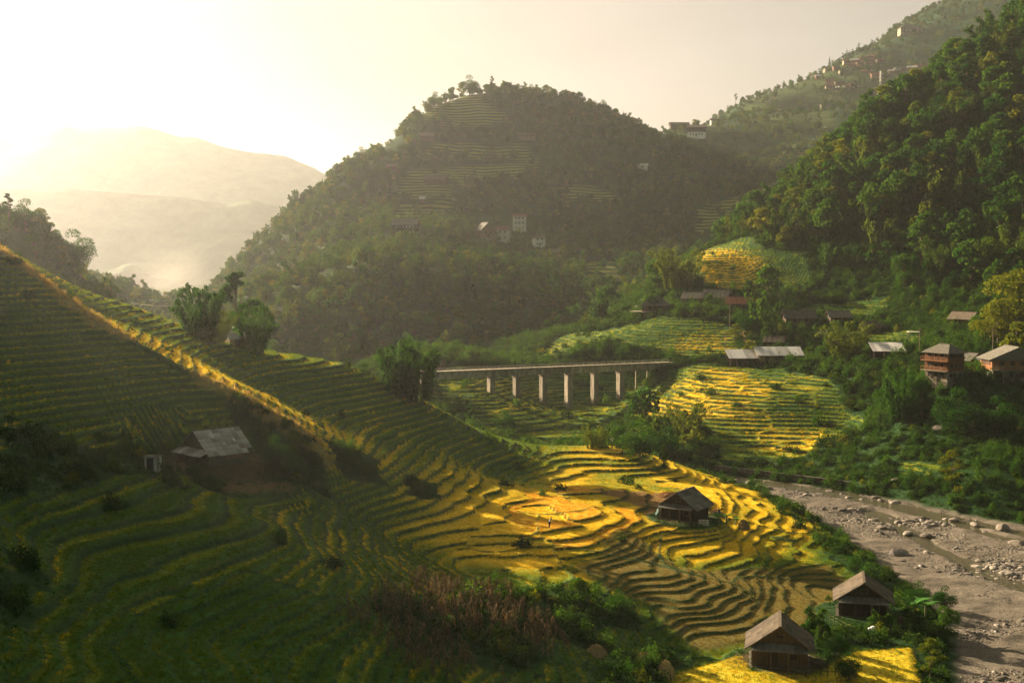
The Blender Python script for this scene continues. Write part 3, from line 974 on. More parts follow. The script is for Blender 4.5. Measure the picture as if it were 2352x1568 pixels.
def bamboo(h, w, culms, per, size, seed):
    g = np.random.default_rng(seed)
    cen, tr = [], []
    for i in range(culms):
        a = g.random() * 6.28
        r0 = 0.36 * w * math.sqrt(g.random())
        reach = w * (0.06 + 0.40 * g.random())
        hh = h * (0.50 + 0.55 * g.random())
        t = np.linspace(0, 1, 12)
        lean = reach * t ** 2.0
        z = hh * (t - 0.30 * np.clip(t - 0.72, 0, 1) ** 1.5 * 4 * (0.5 + g.random()))
        px = r0 * math.cos(a) + lean * math.cos(a); py = r0 * math.sin(a) + lean * math.sin(a)
        path = np.stack([px, py, z], 1)
        tr.append(tube(path, np.linspace(0.05, 0.012, 12) * h / 9, 3))
        tt = 0.03 + 0.97 * g.random(per) ** 0.95
        c = np.stack([np.interp(tt, t, path[:, k]) for k in range(3)], 1)
        spread = (0.05 + 0.13 * np.sin(np.clip(tt, 0, 1) * 2.6))[:, None] * w * 0.5
        c = c + rand_unit(per, g) * spread * (0.4 + 0.6 * g.random((per, 1)))
        cen.append(c)
    cen = np.concatenate(cen)
    n = len(cen)
    nr = rand_unit(n, g); nr[:, 2] = np.abs(nr[:, 2]) * 0.8 + 0.2
    nr /= np.linalg.norm(nr, axis=1)[:, None]
    return cards(cen, nr, np.full(n, size), g, 2.3, 0.9), merge(tr)


def conifer(h, w, n, size, seed):
    g = np.random.default_rng(seed)
    t = g.random(n) ** 0.8
    tier = np.round(t * 9) / 9
    a = g.random(n) * 6.28
    r = w * 0.5 * (1.02 - tier) * (0.35 + 0.65 * np.sqrt(g.random(n)))
    z = h * (0.16 + 0.84 * tier) - r * 0.25 + g.normal(size=n) * 0.012 * h
    cen = np.stack([r * np.cos(a), r * np.sin(a), z], 1)
    nr = rand_unit(n, g) * 0.6 + np.array([0, 0, 1.0]); nr /= np.linalg.norm(nr, axis=1)[:, None]
    return cards(cen, nr, np.full(n, size), g, 1.8, 0.3), tube([(0, 0, -0.8), (0, 0, h * 0.5), (0, 0, h)], [h * 0.02, h * 0.012, 0.01])


def airy(h, w, n, size, seed, lobes=14, bare=0.38):
    """tall tree with open tiers of foliage on a visible forked trunk"""
    g = np.random.default_rng(seed)
    cs, tr = [], [tube([(0, 0, -1), (0.02 * h, 0, h * 0.4), (-0.01 * h, 0.01 * h, h * 0.93)], [h * 0.016, h * 0.012, h * 0.004], 5),
                  tube([(0, 0, h * 0.2), (0.07 * h, 0.02 * h, h * 0.5), (0.09 * h, 0.02 * h, h * 0.8)], [h * 0.010, h * 0.008, h * 0.003], 4)]
    for i in range(lobes):
        z = h * (bare + (0.97 - bare) * (i + 0.5) / lobes)
        a = g.random() * 6.28
        k = math.sin(math.pi * min(1, (i + 2.0) / (lobes + 1.5)))
        rr = w * 0.42 * k * (0.5 + 0.5 * g.random())
        c = np.array([rr * math.cos(a), rr * math.sin(a), z])
        cs.append(c)
        tr.append(tube([(0, 0, z - 0.09 * h), c * np.array([.5, .5, 1]) - np.array([0, 0, 0.03 * h]), c], [h * 0.006, h * 0.004, h * 0.002], 3))
    cs = np.array(cs)
    pick = g.integers(0, len(cs), n)
    u = rand_unit(n, g)
    cen = cs[pick] + u * np.array([1, 1, 0.45]) * w * (0.10 + 0.07 * g.random((n, 1)))
    nr = rand_unit(n, g); nr[:, 2] = np.abs(nr[:, 2]) + 0.3; nr /= np.linalg.norm(nr, axis=1)[:, None]
    return cards(cen, nr, np.full(n, size), g), merge(tr)


def bush_mesh(h, w, n, size, seed):
    g = np.random.default_rng(seed)
    u = rand_unit(n, g); u[:, 2] = np.abs(u[:, 2])
    th = np.arctan2(u[:, 1], u[:, 0])
    wob = 1 + 0.28 * np.sin(3 * th + seed) + 0.2 * np.sin(5 * th + 2 * u[:, 2] * 3 + seed * 2)
    cen = u * np.array([w / 2, w / 2, h]) * (0.55 + 0.45 * g.random((n, 1))) * wob[:, None]
    nr = u + 0.8 * rand_unit(n, g); nr /= np.linalg.norm(nr, axis=1)[:, None]
    return cards(cen, nr, np.full(n, size), g)


def tuft(n, h, spread, width, seed, curl=0.5):
    """a tuft of bending blades"""
    g = np.random.default_rng(seed)
    vs, fs = [], []
    for i in range(n):
        a = g.random() * 6.28
        r = spread * 0.5 * math.sqrt(g.random())
        b = np.array([r * math.cos(a), r * math.sin(a), -0.08])
        d = np.array([math.cos(a), math.sin(a), 0]) * curl * h * (0.3 + 0.7 * g.random())
        hh = h * (0.7 + 0.5 * g.random())
        s = np.array([-math.sin(a), math.cos(a), 0]) * width * 0.5
        m = b + d * 0.35 + np.array([0, 0, hh * 0.65])
        t = b + d * 1.0 + np.array([0, 0, hh * (1.0 - 0.3 * curl)])
        o = len(vs)
        vs += [b - s, b + s, m + s, m - s, t + s * 0.5, t - s * 0.5]
        fs += [(o, o + 1, o + 2, o + 3), (o + 3, o + 2, o + 4, o + 5)]
    return np.array(vs), np.array(fs)


def corn_stalk(seed):
    g = np.random.default_rng(seed)
    parts = [tube([(0, 0, -0.1), (0.03, 0, 1.0), (0.08 * g.normal(), 0.08 * g.normal(), 2.0 + 0.3 * g.random())], [0.03, 0.025, 0.012], 4)]
    for i in range(7):
        z = 0.4 + 0.24 * i
        a = g.random() * 6.28
        d = np.array([math.cos(a), math.sin(a), 0.0]); s = np.array([-math.sin(a), math.cos(a), 0]) * 0.05
        l = 0.45 + 0.25 * g.random()
        p0 = np.array([0, 0, z]); p1 = p0 + d * l * 0.5 + np.array([0, 0, 0.18]); p2 = p0 + d * l * 0.8 - np.array([0, 0, 0.35 * g.random() + 0.1])
        v = np.array([p0 - s, p0 + s, p1 + s, p1 - s, p2 + s * .4, p2 - s * .4])
        parts.append((v, np.array([(0, 1, 2, 3), (3, 2, 4, 5)])))
    return merge(parts)


def proto(name, vf, mat):
    """an unplaced object that an instancer copies"""
    return bpy.data.objects.new(name, mesh_np(name, vf[0], vf[1], [mat]))


def proto2(name, leaf, wood, mat):
    v, f = merge([leaf, wood])
    me = mesh_np(name, v, f, [mat, M['bark']])
    mi = np.zeros(len(f), np.int32); mi[len(leaf[1]):] = 1
    me.polygons.foreach_set('material_index', mi)
    return bpy.data.objects.new(name, me)


def instancer(name, label, cat, pts, idx, rot, scl, protos, tilt=0.0):
    """one object that scatters plants too many to count"""
    n = len(pts)
    me = bpy.data.meshes.new(name)
    me.vertices.add(n)
    me.vertices.foreach_set('co', np.asarray(pts, np.float32).ravel())
    for an, ty, av in (('idx', 'INT', np.asarray(idx, np.int32)), ('rot', 'FLOAT', np.asarray(rot, np.float32)), ('scl', 'FLOAT', np.asarray(scl, np.float32)),
                       ('tlt', 'FLOAT', (rng.normal(size=n) * tilt).astype(np.float32))):
        a = me.attributes.new(an, ty, 'POINT')
        a.data.foreach_set('value', av)
    o = link(bpy.data.objects.new(name, me))
    ng = bpy.data.node_groups.new(name, 'GeometryNodeTree')
    ng.interface.new_socket('Geometry', in_out='INPUT', socket_type='NodeSocketGeometry')
    ng.interface.new_socket('Geometry', in_out='OUTPUT', socket_type='NodeSocketGeometry')
    gi = ng.nodes.new('NodeGroupInput'); go = ng.nodes.new('NodeGroupOutput'); jn = ng.nodes.new('GeometryNodeJoinGeometry')
    def attr(nm, ty):
        a = ng.nodes.new('GeometryNodeInputNamedAttribute'); a.data_type = ty; a.inputs['Name'].default_value = nm
        return a.outputs['Attribute']
    ai, ar, asc, at = attr('idx', 'INT'), attr('rot', 'FLOAT'), attr('scl', 'FLOAT'), attr('tlt', 'FLOAT')
    cx = ng.nodes.new('ShaderNodeCombineXYZ')
    ng.links.new(ar, cx.inputs['Z']); ng.links.new(at, cx.inputs['X'])
    for k, p in enumerate(protos):
        cmp_ = ng.nodes.new('FunctionNodeCompare'); cmp_.data_type = 'INT'; cmp_.operation = 'EQUAL'
        ng.links.new(ai, cmp_.inputs[2]); cmp_.inputs[3].default_value = k
        oi = ng.nodes.new('GeometryNodeObjectInfo'); oi.inputs['Object'].default_value = p; oi.inputs['As Instance'].default_value = True
        ip = ng.nodes.new('GeometryNodeInstanceOnPoints')
        ng.links.new(gi.outputs[0], ip.inputs['Points']); ng.links.new(cmp_.outputs[0], ip.inputs['Selection'])
        ng.links.new(oi.outputs['Geometry'], ip.inputs['Instance']); ng.links.new(cx.outputs[0], ip.inputs['Rotation']); ng.links.new(asc, ip.inputs['Scale'])
        ng.links.new(ip.outputs[0], jn.inputs[0])
    ng.links.new(jn.outputs[0], go.inputs[0])
    md = o.modifiers.new('scatter', 'NODES'); md.node_group = ng
    return tag(o, label, cat, kind='stuff')


# ------------------------------------------------------------------ plants: where they grow
def spread(x0, x1, y0, y1, dens):
    n = int((x1 - x0) * (y1 - y0) * dens)
    return rng.uniform(x0, x1, n), rng.uniform(y0, y1, n)


def inwedge(x, y, m=6):
    return np.abs(x) < 0.418 * y + m


def near_of(x, y, arr):
    i = np.clip(np.searchsorted(xs, x), 0, len(xs) - 1)
    j = np.clip(np.searchsorted(ys, y), 0, len(ys) - 1)
    return arr[j, i]


PL = list(PLOTS.values())
def off_plots(x, y, k=1.0):
    m = np.ones(x.shape, bool)
    for (a, b, c, r) in PL:
        m &= np.hypot(x - a, y - b) > r * k
    return m


# rice in tufts
def rice_layer(x, y, size):
    k = inwedge(x, y) & (near_of(x, y, rice) > 0.6) & (near_of(x, y, sd_river) < -1.5) & (near_of(x, y, gcr) < 0.4)
    k &= off_plots(x, y, 0.8)
    x, y = x[k], y[k]
    rp = near_of(x, y, ripe_lit) + rng.normal(size=len(x)) * 0.07
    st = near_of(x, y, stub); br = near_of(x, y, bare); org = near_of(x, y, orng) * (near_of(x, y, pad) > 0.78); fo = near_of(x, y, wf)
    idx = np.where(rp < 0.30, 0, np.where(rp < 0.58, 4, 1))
    idx = np.where((org > 0.5) & (rng.random(len(x)) < 0.75), 2, idx)
    idx = np.where((st > 0.5) | (br > 0.5), 3, idx)
    idx = np.where(fo > 0.5, np.where(rng.random(len(x)) < 0.8, 1, 0), idx)
    z = near_grid.look(x, y)
    s = size * rng.uniform(0.75, 1.25, len(x)) * np.where(idx == 3, 0.62, 1.0)
    keep = (br < 0.5) | (rng.random(len(x)) < 0.5)
    return x[keep], y[keep], z[keep], idx[keep], s[keep]

parts_r = [rice_layer(*spread(-75, 100, 70, 150, 9.0), 0.52), rice_layer(*spread(-110, 90, 150, 225, 7.0), 0.60), rice_layer(*spread(-110, 110, 225, 300, 3.5), 0.75),
           rice_layer(*spread(-60, 170, 300, 400, 1.6), 1.05), rice_layer(*spread(-20, 220, 400, 540, 0.9), 1.3)]
xr, yr, zr, ir, sr = [np.concatenate([p[k] for p in parts_r]) for k in range(5)]
rice_protos = [proto('rice_tuft', tuft(16, 0.80, 0.60, 0.07, 1), M['rice_green']), proto('rice_tuft', tuft(16, 0.75, 0.62, 0.08, 2, 0.8), M['rice_gold']),
               proto('rice_tuft', tuft(16, 0.75, 0.62, 0.08, 3, 0.8), M['rice_orange']), proto('rice_stubble', tuft(12, 0.45, 0.7, 0.06, 4, 0.8), M['stubble']), proto('rice_tuft', tuft(16, 0.78, 0.60, 0.075, 5, 0.6), M['rice_mid'])]
instancer('rice_plants', 'rice standing in dense tufts on the terrace treads, green to gold', 'rice', np.stack([xr, yr, zr - np.where(ir == 3, 0.06, 0.38) * sr], 1), ir, rng.random(len(xr)) * 6.28, sr, rice_protos, 0.12)
print('rice', len(xr))

# grass and weeds on the risers, banks and the crest path
xA, yA = spread(-115, 115, 66, 300, 2.2)
xB, yB = spread(-80, 240, 300, 500, 0.9)
x1_ = np.concatenate([xA, xB]); y1_ = np.concatenate([yA, yB])
k = inwedge(x1_, y1_) & (near_of(x1_, y1_, rice) < 0.5) & (near_of(x1_, y1_, sd_river) < -1.0) & ((near_of(x1_, y1_, bare) < 0.5) | (rng.random(len(x1_)) < 0.2))
k &= off_plots(x1_, y1_, 0.85) | (rng.random(len(x1_)) < 0.25)
x1_, y1_ = x1_[k], y1_[k]
cg = near_of(x1_, y1_, gcr) > 0.35
ig = np.where(cg, 1, 0)
sg = rng.uniform(0.5, 1.1, len(x1_)) * np.where(y1_ > 300, 1.3, 1.0) * np.where(cg, 1.0, np.where(near_of(x1_, y1_, terr_near) > 0.5, 0.36, 0.85))
zg = near_grid.look(x1_, y1_)
grass_protos = [proto('grass_tuft', tuft(14, 0.55, 0.7, 0.06, 11, 0.9), M['grass']), proto('grass_tuft', tuft(16, 0.95, 0.6, 0.05, 12, 0.5), M['drygrass'])]
instancer('grass', 'green grass on the terrace risers and dry seed grass along the crest', 'grass', np.stack([x1_, y1_, zg], 1), ig, rng.random(len(x1_)) * 6.28, sg, grass_protos, 0.2)
print('grass', len(x1_))

# bushes and undergrowth
xb, yb = spread(-120, 250, 70, 640, 0.36)
n3 = near_of(xb, yb, n2)
shr = near_of(xb, yb, sd_shrub)
bs = near_of(xb, yb, bank_side); sdr = near_of(xb, yb, sd_river); sR = near_of(xb, yb, sdR)
prob = np.where(bs < 0.5, np.where(shr > 0.5, 0.75, 0.005), np.where(sR > -0.6, 0.012, 0.85))
prob = np.where((sdr > -9) & (sdr < -1.5) & (bs < 0.5) & (xb > 40), 0.5, prob)
prob = np.where(sdr > -1.0, 0, prob)
fo = near_of(xb, yb, wf)
k = inwedge(xb, yb) & (rng.random(len(xb)) < prob) & (fo < 0.3) & off_plots(xb, yb, 0.95)
xb, yb = xb[k], yb[k]
zb = near_grid.look(xb, yb)
bush_protos = [proto('bush', bush_mesh(1.5, 2.4, 420, 0.16, 1), M['bush']), proto('bush', bush_mesh(1.1, 2.8, 380, 0.17, 2), M['bush']),
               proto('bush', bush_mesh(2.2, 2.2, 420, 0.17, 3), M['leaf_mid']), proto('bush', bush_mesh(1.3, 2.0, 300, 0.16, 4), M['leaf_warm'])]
ib = rng.choice(4, len(xb), p=[0.38, 0.34, 0.22, 0.06])
sb = rng.uniform(0.5, 1.3, len(xb)) * np.where(yb > 300, 1.25, 0.9)
instancer('undergrowth', 'dense green bushes and creepers covering the wild slopes and banks', 'undergrowth', np.stack([xb, yb, zb - 0.1], 1), ib, rng.random(len(xb)) * 6.28, sb, bush_protos, 0.15)
print('bushes', len(xb))

# dead corn
CORN = G([(830, 1455), (870, 1400), (900, 1345), (960, 1330), (1010, 1360), (1080, 1350), (1150, 1370), (1250, 1430), (1300, 1480), (1270, 1510), (1150, 1490), (1080, 1530), (1030, 1570), (960, 1540), (880, 1510)])
xc, yc = spread(-30, 20, 100, 165, 1.1)
k = poly_sd(CORN, xc, yc) + 5 * fbm(xc / 4, yc / 4, 181, 2) > 0
xc, yc = xc[k], yc[k]
instancer('corn_stalks', 'field of dead brown corn stalks below the golden terraces', 'corn', np.stack([xc, yc, near_grid.look(xc, yc)], 1), rng.integers(0, 3, len(xc)), rng.random(len(xc)) * 6.28,
          rng.uniform(0.75, 1.2, len(xc)), [proto('corn_stalk', corn_stalk(s), M['corn']) for s in (1, 2, 3)], 0.12)

# ------------------------------------------------------------------ trees
far_shapes = []
for s in range(4):
    far_shapes.append(('broad', *broadleaf(9, 7.5, 620, 0.50, 20 + s, lobes=7 + s, base=0.12), ['leaf_dark', 'leaf_mid', 'leaf_dark', 'leaf_mid'][s]))
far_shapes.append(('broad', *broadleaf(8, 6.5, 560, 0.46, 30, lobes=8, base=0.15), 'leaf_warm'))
far_shapes.append(('bamboo', *bamboo(10, 7.5, 13, 46, 0.42, 31), 'leaf_bamboo'))
far_shapes.append(('bamboo', *bamboo(9, 6, 10, 50, 0.42, 32), 'leaf_mid'))
far_shapes.append(('airy', *airy(12, 7, 420, 0.5, 33, 10, 0.3), 'leaf_mid'))
forest_protos = [proto2('forest_tree', a, b, M[m]) for (_, a, b, m) in far_shapes]
tree_meshes = [(mesh_np('tree_crown', a[0], a[1], [M[m]]), mesh_np('tree_trunk', b[0], b[1], [M['bark']])) for (_, a, b, m) in far_shapes]


def ground_z(x, y):
    z = np.full(np.shape(x), -999.0)
    x = np.asarray(x, float); y = np.asarray(y, float)
    m = (y < YN1) & (y > YN0) & (x < xs[-1]) & (x > xs[0])
    z = np.where(m, near_grid.look(x, y), z)
    m2 = (y > ym[0]) & (np.abs(x) < 1005)
    return np.where(m2, np.maximum(z, mid_grid.look(x, y)), z)


def sees(x, y, z, n=160):
    """can the camera see this point over the ground?"""
    ok = np.ones(len(x), bool)
    for t in np.linspace(0.15, 0.985, n):
        yy = y * t; xx = x * t
        zz = CAMZ + (z - CAMZ) * t
        ok &= ground_z(xx, yy) < zz
    return ok


def project(x, y, z):
    dz = z - CAMZ
    fwd = y * math.cos(PITCH) - dz * math.sin(PITCH)
    up = y * math.sin(PITCH) + dz * math.cos(PITCH)
    return 1176 + F * x / fwd, 784 - F * up / fwd


trees = []          # x, y, scale, kind weights tag
# the steep mountain on the right and everything wild on the far bank
xt, yt = spread(20, 262, 285, 650, 0.036)
sR = near_of(xt, yt, sdR); bs = near_of(xt, yt, bank_side); sdr = near_of(xt, yt, sd_river)
hz = near_grid.look(xt, yt)
ut, vt = project(xt, yt, hz)
steep = sstep(455, 485, yt - 0.12 * (xt - 60)) 
slope_line = (vt < np.interp(ut, [1500, 1600, 1700, 1860, 2000, 2100, 2352], [560, 580, 560, 600, 640, 640, 700]))
p = np.where(slope_line, 1.0, 0.045) * (sR < -3)
st_pick = rng.random(len(xt))
k = (st_pick < p) & inwedge(xt, yt, 8) & (sdr < -6) & (hz > mid_grid.look(xt, yt) - 1)
xt, yt = xt[k], yt[k]
st_ = (0.45 + 1.35 * rng.random(len(xt)) ** 1.6) * (1 - 0.25 * (yt < 400))
rt = np.zeros(len(xt), int)
# middle hill, ridge and left ridge
xh, yh = spread(-330, 420, 345, 1110, 0.040)
xh2, yh2 = spread(-700, 900, 1110, 2150, 0.012)
xh = np.concatenate([xh, xh2]); yh = np.concatenate([yh, yh2])
zh = mid_grid.look(xh, yh)
uh, vh = project(xh, yh, zh)
hid = np.zeros(len(xh), bool)
for c in CLEAR:
    hid |= (poly_sd(c, uh, vh) > 0) & (rng.random(len(xh)) < (0.25 if c[0][0] > 1690 else 0.88))
k = inwedge(xh, yh, 15) & ~hid & (zh > ground_z(xh, yh) - 0.5) & (uh > -60) & (uh < 2420) & (vh < 860)
xh, yh, zh = xh[k], yh[k], zh[k]
k = sees(xh, yh, zh + 7.0, 60)
xh, yh = xh[k], yh[k]
sh = (0.42 + 0.62 * rng.random(len(xh)) ** 1.5) * np.where(yh > 1110, 0.95, 1.0) * np.where((xh < -20) & (yh < 700), 1.0, 1.0)
xa = np.concatenate([xt, xh]); ya = np.concatenate([yt, yh]); sa = np.concatenate([st_, sh])
za = ground_z(xa, ya)
cl = fbm(xa / 30, ya / 30, 191, 2)
ia = np.where(cl > 0.12, rng.choice(8, len(xa), p=[.05, .12, .05, .13, .20, .20, .15, .10]), rng.choice(8, len(xa), p=[.22, .16, .19, .13, .08, .10, .08, .04]))
ra = rng.random(len(xa)) * 6.28
vis = sees(xa, ya, za + 6 * sa, 80)
size_px = np.where(vis, sa / ya, 0)
order = np.argsort(-size_px)
n_ind = 230
ind = order[:n_ind]
rest = order[n_ind:]
instancer('forest', 'dense forest of small trees covering the mountain sides', 'forest', np.stack([xa, ya, za - 0.3], 1)[rest], ia[rest], ra[rest], sa[rest], forest_protos, 0.05)
print('forest', len(xa))


def place_tree(cm, tm, x, y, z, s, r, label, cat='tree', group=None, name='tree', crown='crown', trunk='trunk'):
    e = link(bpy.data.objects.new(name, None))
    e.empty_display_size = 0.5
    e.location = (x, y, z); e.rotation_euler = (0, 0, r); e.scale = (s, s, s)
    tag(e, label, cat, group)
    link(bpy.data.objects.new(crown, cm), e)
    link(bpy.data.objects.new(trunk, tm), e)
    return e


for i in ind:
    c, t = tree_meshes[ia[i]]
    kind = far_shapes[ia[i]][0]
    u_, v_ = project(xa[i], ya[i], za[i])
    where = 'on the steep right mountain' if (u_ > 1550 and v_ < 700) else 'among the bushes of the far river bank' if u_ > 1400 else 'on the lower flank of the middle hill' if u_ > 560 else 'on the hazy ridge beyond the terraces'
    big_ = 'large ' if sa[i] > 1.15 else 'small ' if sa[i] < 0.85 else ''
    what = {'broad': 'rounded leafy tree', 'bamboo': 'feathery bamboo clump', 'airy': 'tall open-crowned tree'}[kind]
    if kind == 'broad' and ia[i] == 4: what = 'warm-toned rounded tree'
    tone = {'leaf_dark': 'dark ', 'leaf_mid': '', 'leaf_warm': '', 'leaf_bamboo': 'light '}[far_shapes[ia[i]][3]]
    band = '' if u_ <= 1550 or v_ >= 700 else ', high' if v_ < 300 else ', midway' if v_ < 480 else ', low'
    lab = '%s%s%s %s%s' % (big_, tone, what, where, band)
    place_tree(c, t, xa[i], ya[i], za[i] - 0.3, sa[i], ra[i], lab, group=lab)

# trees that stand out by themselves: picture column, row of the foot, shape, height, width, label
near_shapes = {
    'bamboo_a': (*bamboo(1.0, 0.95, 26, 190, 0.022, 51), 'leaf_bamboo', 'culm'),
    'bamboo_b': (*bamboo(1.0, 0.70, 22, 200, 0.022, 52), 'leaf_dark', 'culm'),
    'round_a': (*broadleaf(1.0, 0.95, 5200, 0.021, 53, 14, 0.02, 0.9), 'leaf_dark', 'bark'),
    'round_b': (*broadleaf(1.0, 0.80, 4600, 0.022, 54, 12, 0.08, 0.9), 'leaf_mid', 'bark'),
    'slim': (*broadleaf(1.0, 0.42, 3000, 0.022, 55, 12, 0.05, 1.3), 'leaf_mid', 'bark'),
    'airy_a': (*airy(1.0, 0.33, 1500, 0.018, 56, 15, 0.50), 'leaf_dark', 'bark'),
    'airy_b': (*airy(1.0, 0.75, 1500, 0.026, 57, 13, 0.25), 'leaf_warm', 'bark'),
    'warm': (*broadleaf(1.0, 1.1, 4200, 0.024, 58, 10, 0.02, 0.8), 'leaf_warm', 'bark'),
    'conifer': (*conifer(1.0, 0.34, 1500, 0.030, 59), 'leaf_dark', 'bark'),
}
near_mesh = {k: (mesh_np('tree_crown', a[0], a[1], [M[m]]), mesh_np('tree_trunk', b[0], b[1], [M[w]])) for k, (a, b, m, w) in near_shapes.items()}
SOLO = [
    (460, 776, 'bamboo_b', 12.5, 'dark bamboo clump with a curled tip at the end of the terraced ridge', 'bamboo'),
    (496, 782, 'bamboo_a', 7.0, 'lower bamboo clump between the curled one and the small ridge hut', 'bamboo'),
    (580, 806, 'bamboo_b', 11.5, 'dark leafy bamboo clump directly behind the small ridge hut', 'bamboo'),
    (543, 760, 'airy_a', 31.0, 'tall solitary tree with open tiers standing above the bamboo clumps', 'tree'),
    (240, 690, 'round_a', 12.0, 'broad round tree rising behind the terraced outline at the left', 'tree'),
    (918, 905, 'bamboo_b', 13.5, 'tall dark bamboo clump hiding the left end of the bridge', 'bamboo'),
    (952, 918, 'bamboo_b', 15.0, 'tallest bamboo plume beside the left end of the bridge', 'bamboo'),
    (975, 920, 'round_a', 11.0, 'dense dark tree right against the bridge end', 'tree'),
    (1158, 990, 'round_a', 6.0, 'dark rounded tree in the terraces below the bridge', 'tree'),
    (1080, 975, 'slim', 6.0, 'slim young tree in front of the bridge terraces', 'tree'),
    (1560, 665, 'bamboo_a', 18.0, 'large dark arching bamboo clump above the hillside village', 'bamboo'),
    (1510, 665, 'round_b', 12.0, 'rounded tree left of the large bamboo above the village', 'tree'),
    (1525, 1068, 'slim', 5.0, 'small slender tree at the corner of the golden mound', 'tree'),
    (1575, 1000, 'bamboo_a', 10.0, 'yellow-green bamboo clump on the slope above the river bend', 'bamboo'),
    (1368, 1030, 'bamboo_a', 6.0, 'small bushy bamboo behind the golden mound', 'bamboo'),
    (1470, 1060, 'round_a', 9.0, 'dark round tree under the eroded bank above the stream', 'tree'),
    (1530, 1055, 'round_a', 8.0, 'dark spreading tree next to the small slender one', 'tree'),
    (1430, 1045, 'round_b', 6.5, 'leafy tree at the foot of the eroded bank', 'tree'),
    (1945, 830, 'bamboo_a', 13.5, 'broad bamboo clump with golden top between the long sheds and the open shed', 'bamboo'),
    (1900, 832, 'round_b', 8.0, 'leafy tree beside the long tin roofed sheds', 'tree'),
    (2075, 965, 'bamboo_b', 14.0, 'big dark bamboo cascading below the wooden balcony house', 'bamboo'),
    (2050, 955, 'round_a', 10.0, 'dark tree mass at the left of the cascading bamboo', 'tree'),
    (2120, 960, 'round_b', 10.0, 'round tree right under the wooden balcony house', 'tree'),
    (2075, 660, 'round_b', 12.0, 'rounded tree alone on the open slope of the right mountain', 'tree'),
    (2160, 625, 'bamboo_a', 14.0, 'arching tree clump at the foot of the steep forest', 'bamboo'),
    (2325, 640, 'bamboo_a', 20.0, 'large feathery bamboo near the right edge of the view', 'bamboo'),
    (2145, 700, 'round_b', 7.0, 'low round tree on the grass slope over the village', 'tree'),
    (2290, 800, 'warm', 13.0, 'tall yellow-green tree behind the two-storey house', 'tree'),
    (2340, 780, 'warm', 19.0, 'tall yellowing tree at the right edge above the houses', 'tree'),
    (2260, 790, 'round_b', 9.0, 'leafy tree on the slope over the small grey roofed house', 'tree'),
    (2200, 1000, 'round_a', 11.0, 'dark tree covering the rock face below the village', 'tree'),
    (2290, 1000, 'round_a', 9.0, 'dark tree in the shade under the two-storey house', 'tree'),
    (2185, 1120, 'airy_b', 8.0, 'thin open tree with pale leaves at the foot of the rock face', 'tree'),
    (2090, 1130, 'round_b', 4.0, 'small tree leaning over the far bank', 'tree'),
    (1690, 790, 'airy_b', 7.0, 'thin tree in front of the red roofed house', 'tree'),
    (1720, 765, 'round_a', 8.0, 'dark round tree below the red roofed house', 'tree'),
    (680, 1045, 'warm', 3.6, 'golden shrub on the path beside the grey roofed farmhouse', 'shrub'),
    (632, 1068, 'round_a', 4.2, 'dark tree against the right side of the grey roofed farmhouse', 'tree'),
    (448, 1095, 'round_a', 2.4, 'small dark shrub in front of the farmhouse door', 'shrub'),
    (470, 1120, 'round_a', 3.0, 'dark shrub on the lip of the farmhouse yard', 'shrub'),
    (660, 1085, 'round_a', 2.8, 'dark shrub lowest to the right of the farmhouse', 'shrub'),
    (1855, 1490, 'slim', 5.6, 'slender yellow-leaved tree between the two near huts', 'tree'),
    (1890, 1480, 'slim', 5.0, 'dark slender tree next to the yellow-leaved one by the near huts', 'tree'),
    (1915, 1510, 'round_a', 3.6, 'dark shrub mass behind the nearest hut', 'shrub'),
    (2135, 1560, 'airy_b', 5.2, 'thin bare-limbed tree beside the nearest golden field', 'tree'),
    (2165, 1475, 'round_b', 5.0, 'leafy tree on the river edge by the golden field', 'tree'),
    (2110, 1395, 'round_a', 4.0, 'dark tree behind the banana plants', 'tree'),
    (2170, 1400, 'round_a', 3.6, 'dark shrub leaning out over the gravel bank', 'shrub'),
    (1950, 1560, 'round_a', 3.4, 'dark shrub between the nearest hut and the golden field', 'shrub'),
    (1330, 1395, 'round_b', 4.0, 'leafy shrub at the lower tip of the golden terraces', 'shrub'),
    (1420, 1410, 'round_a', 3.4, 'dark shrub beside the stubble terraces', 'shrub'),
    (800, 850, 'slim', 3.0, 'small bush on the terraced outline', 'shrub'),
    (836, 858, 'round_b', 2.6, 'round bush on the terraced outline left of the bridge', 'shrub'),
]
for (u, v, shp, h, lab, cat) in SOLO:
    x, y, z = cast(GRIDS, u, v)
    if u == 543: x, y, _z = P(543, 700, 302); z = float(ground_z(np.array([x]), np.array([y]))[0])
    if u == 240: x, y, z = P(240, 700, 330); z = float(ground_z(np.array([x]), np.array([y]))[0])
    place_tree(*near_mesh[shp], x, y, z - 0.2, h, (u * 7.3) % 6.28, lab, cat, name='bamboo_clump' if cat == 'bamboo' else ('shrub' if cat == 'shrub' else 'tree'))
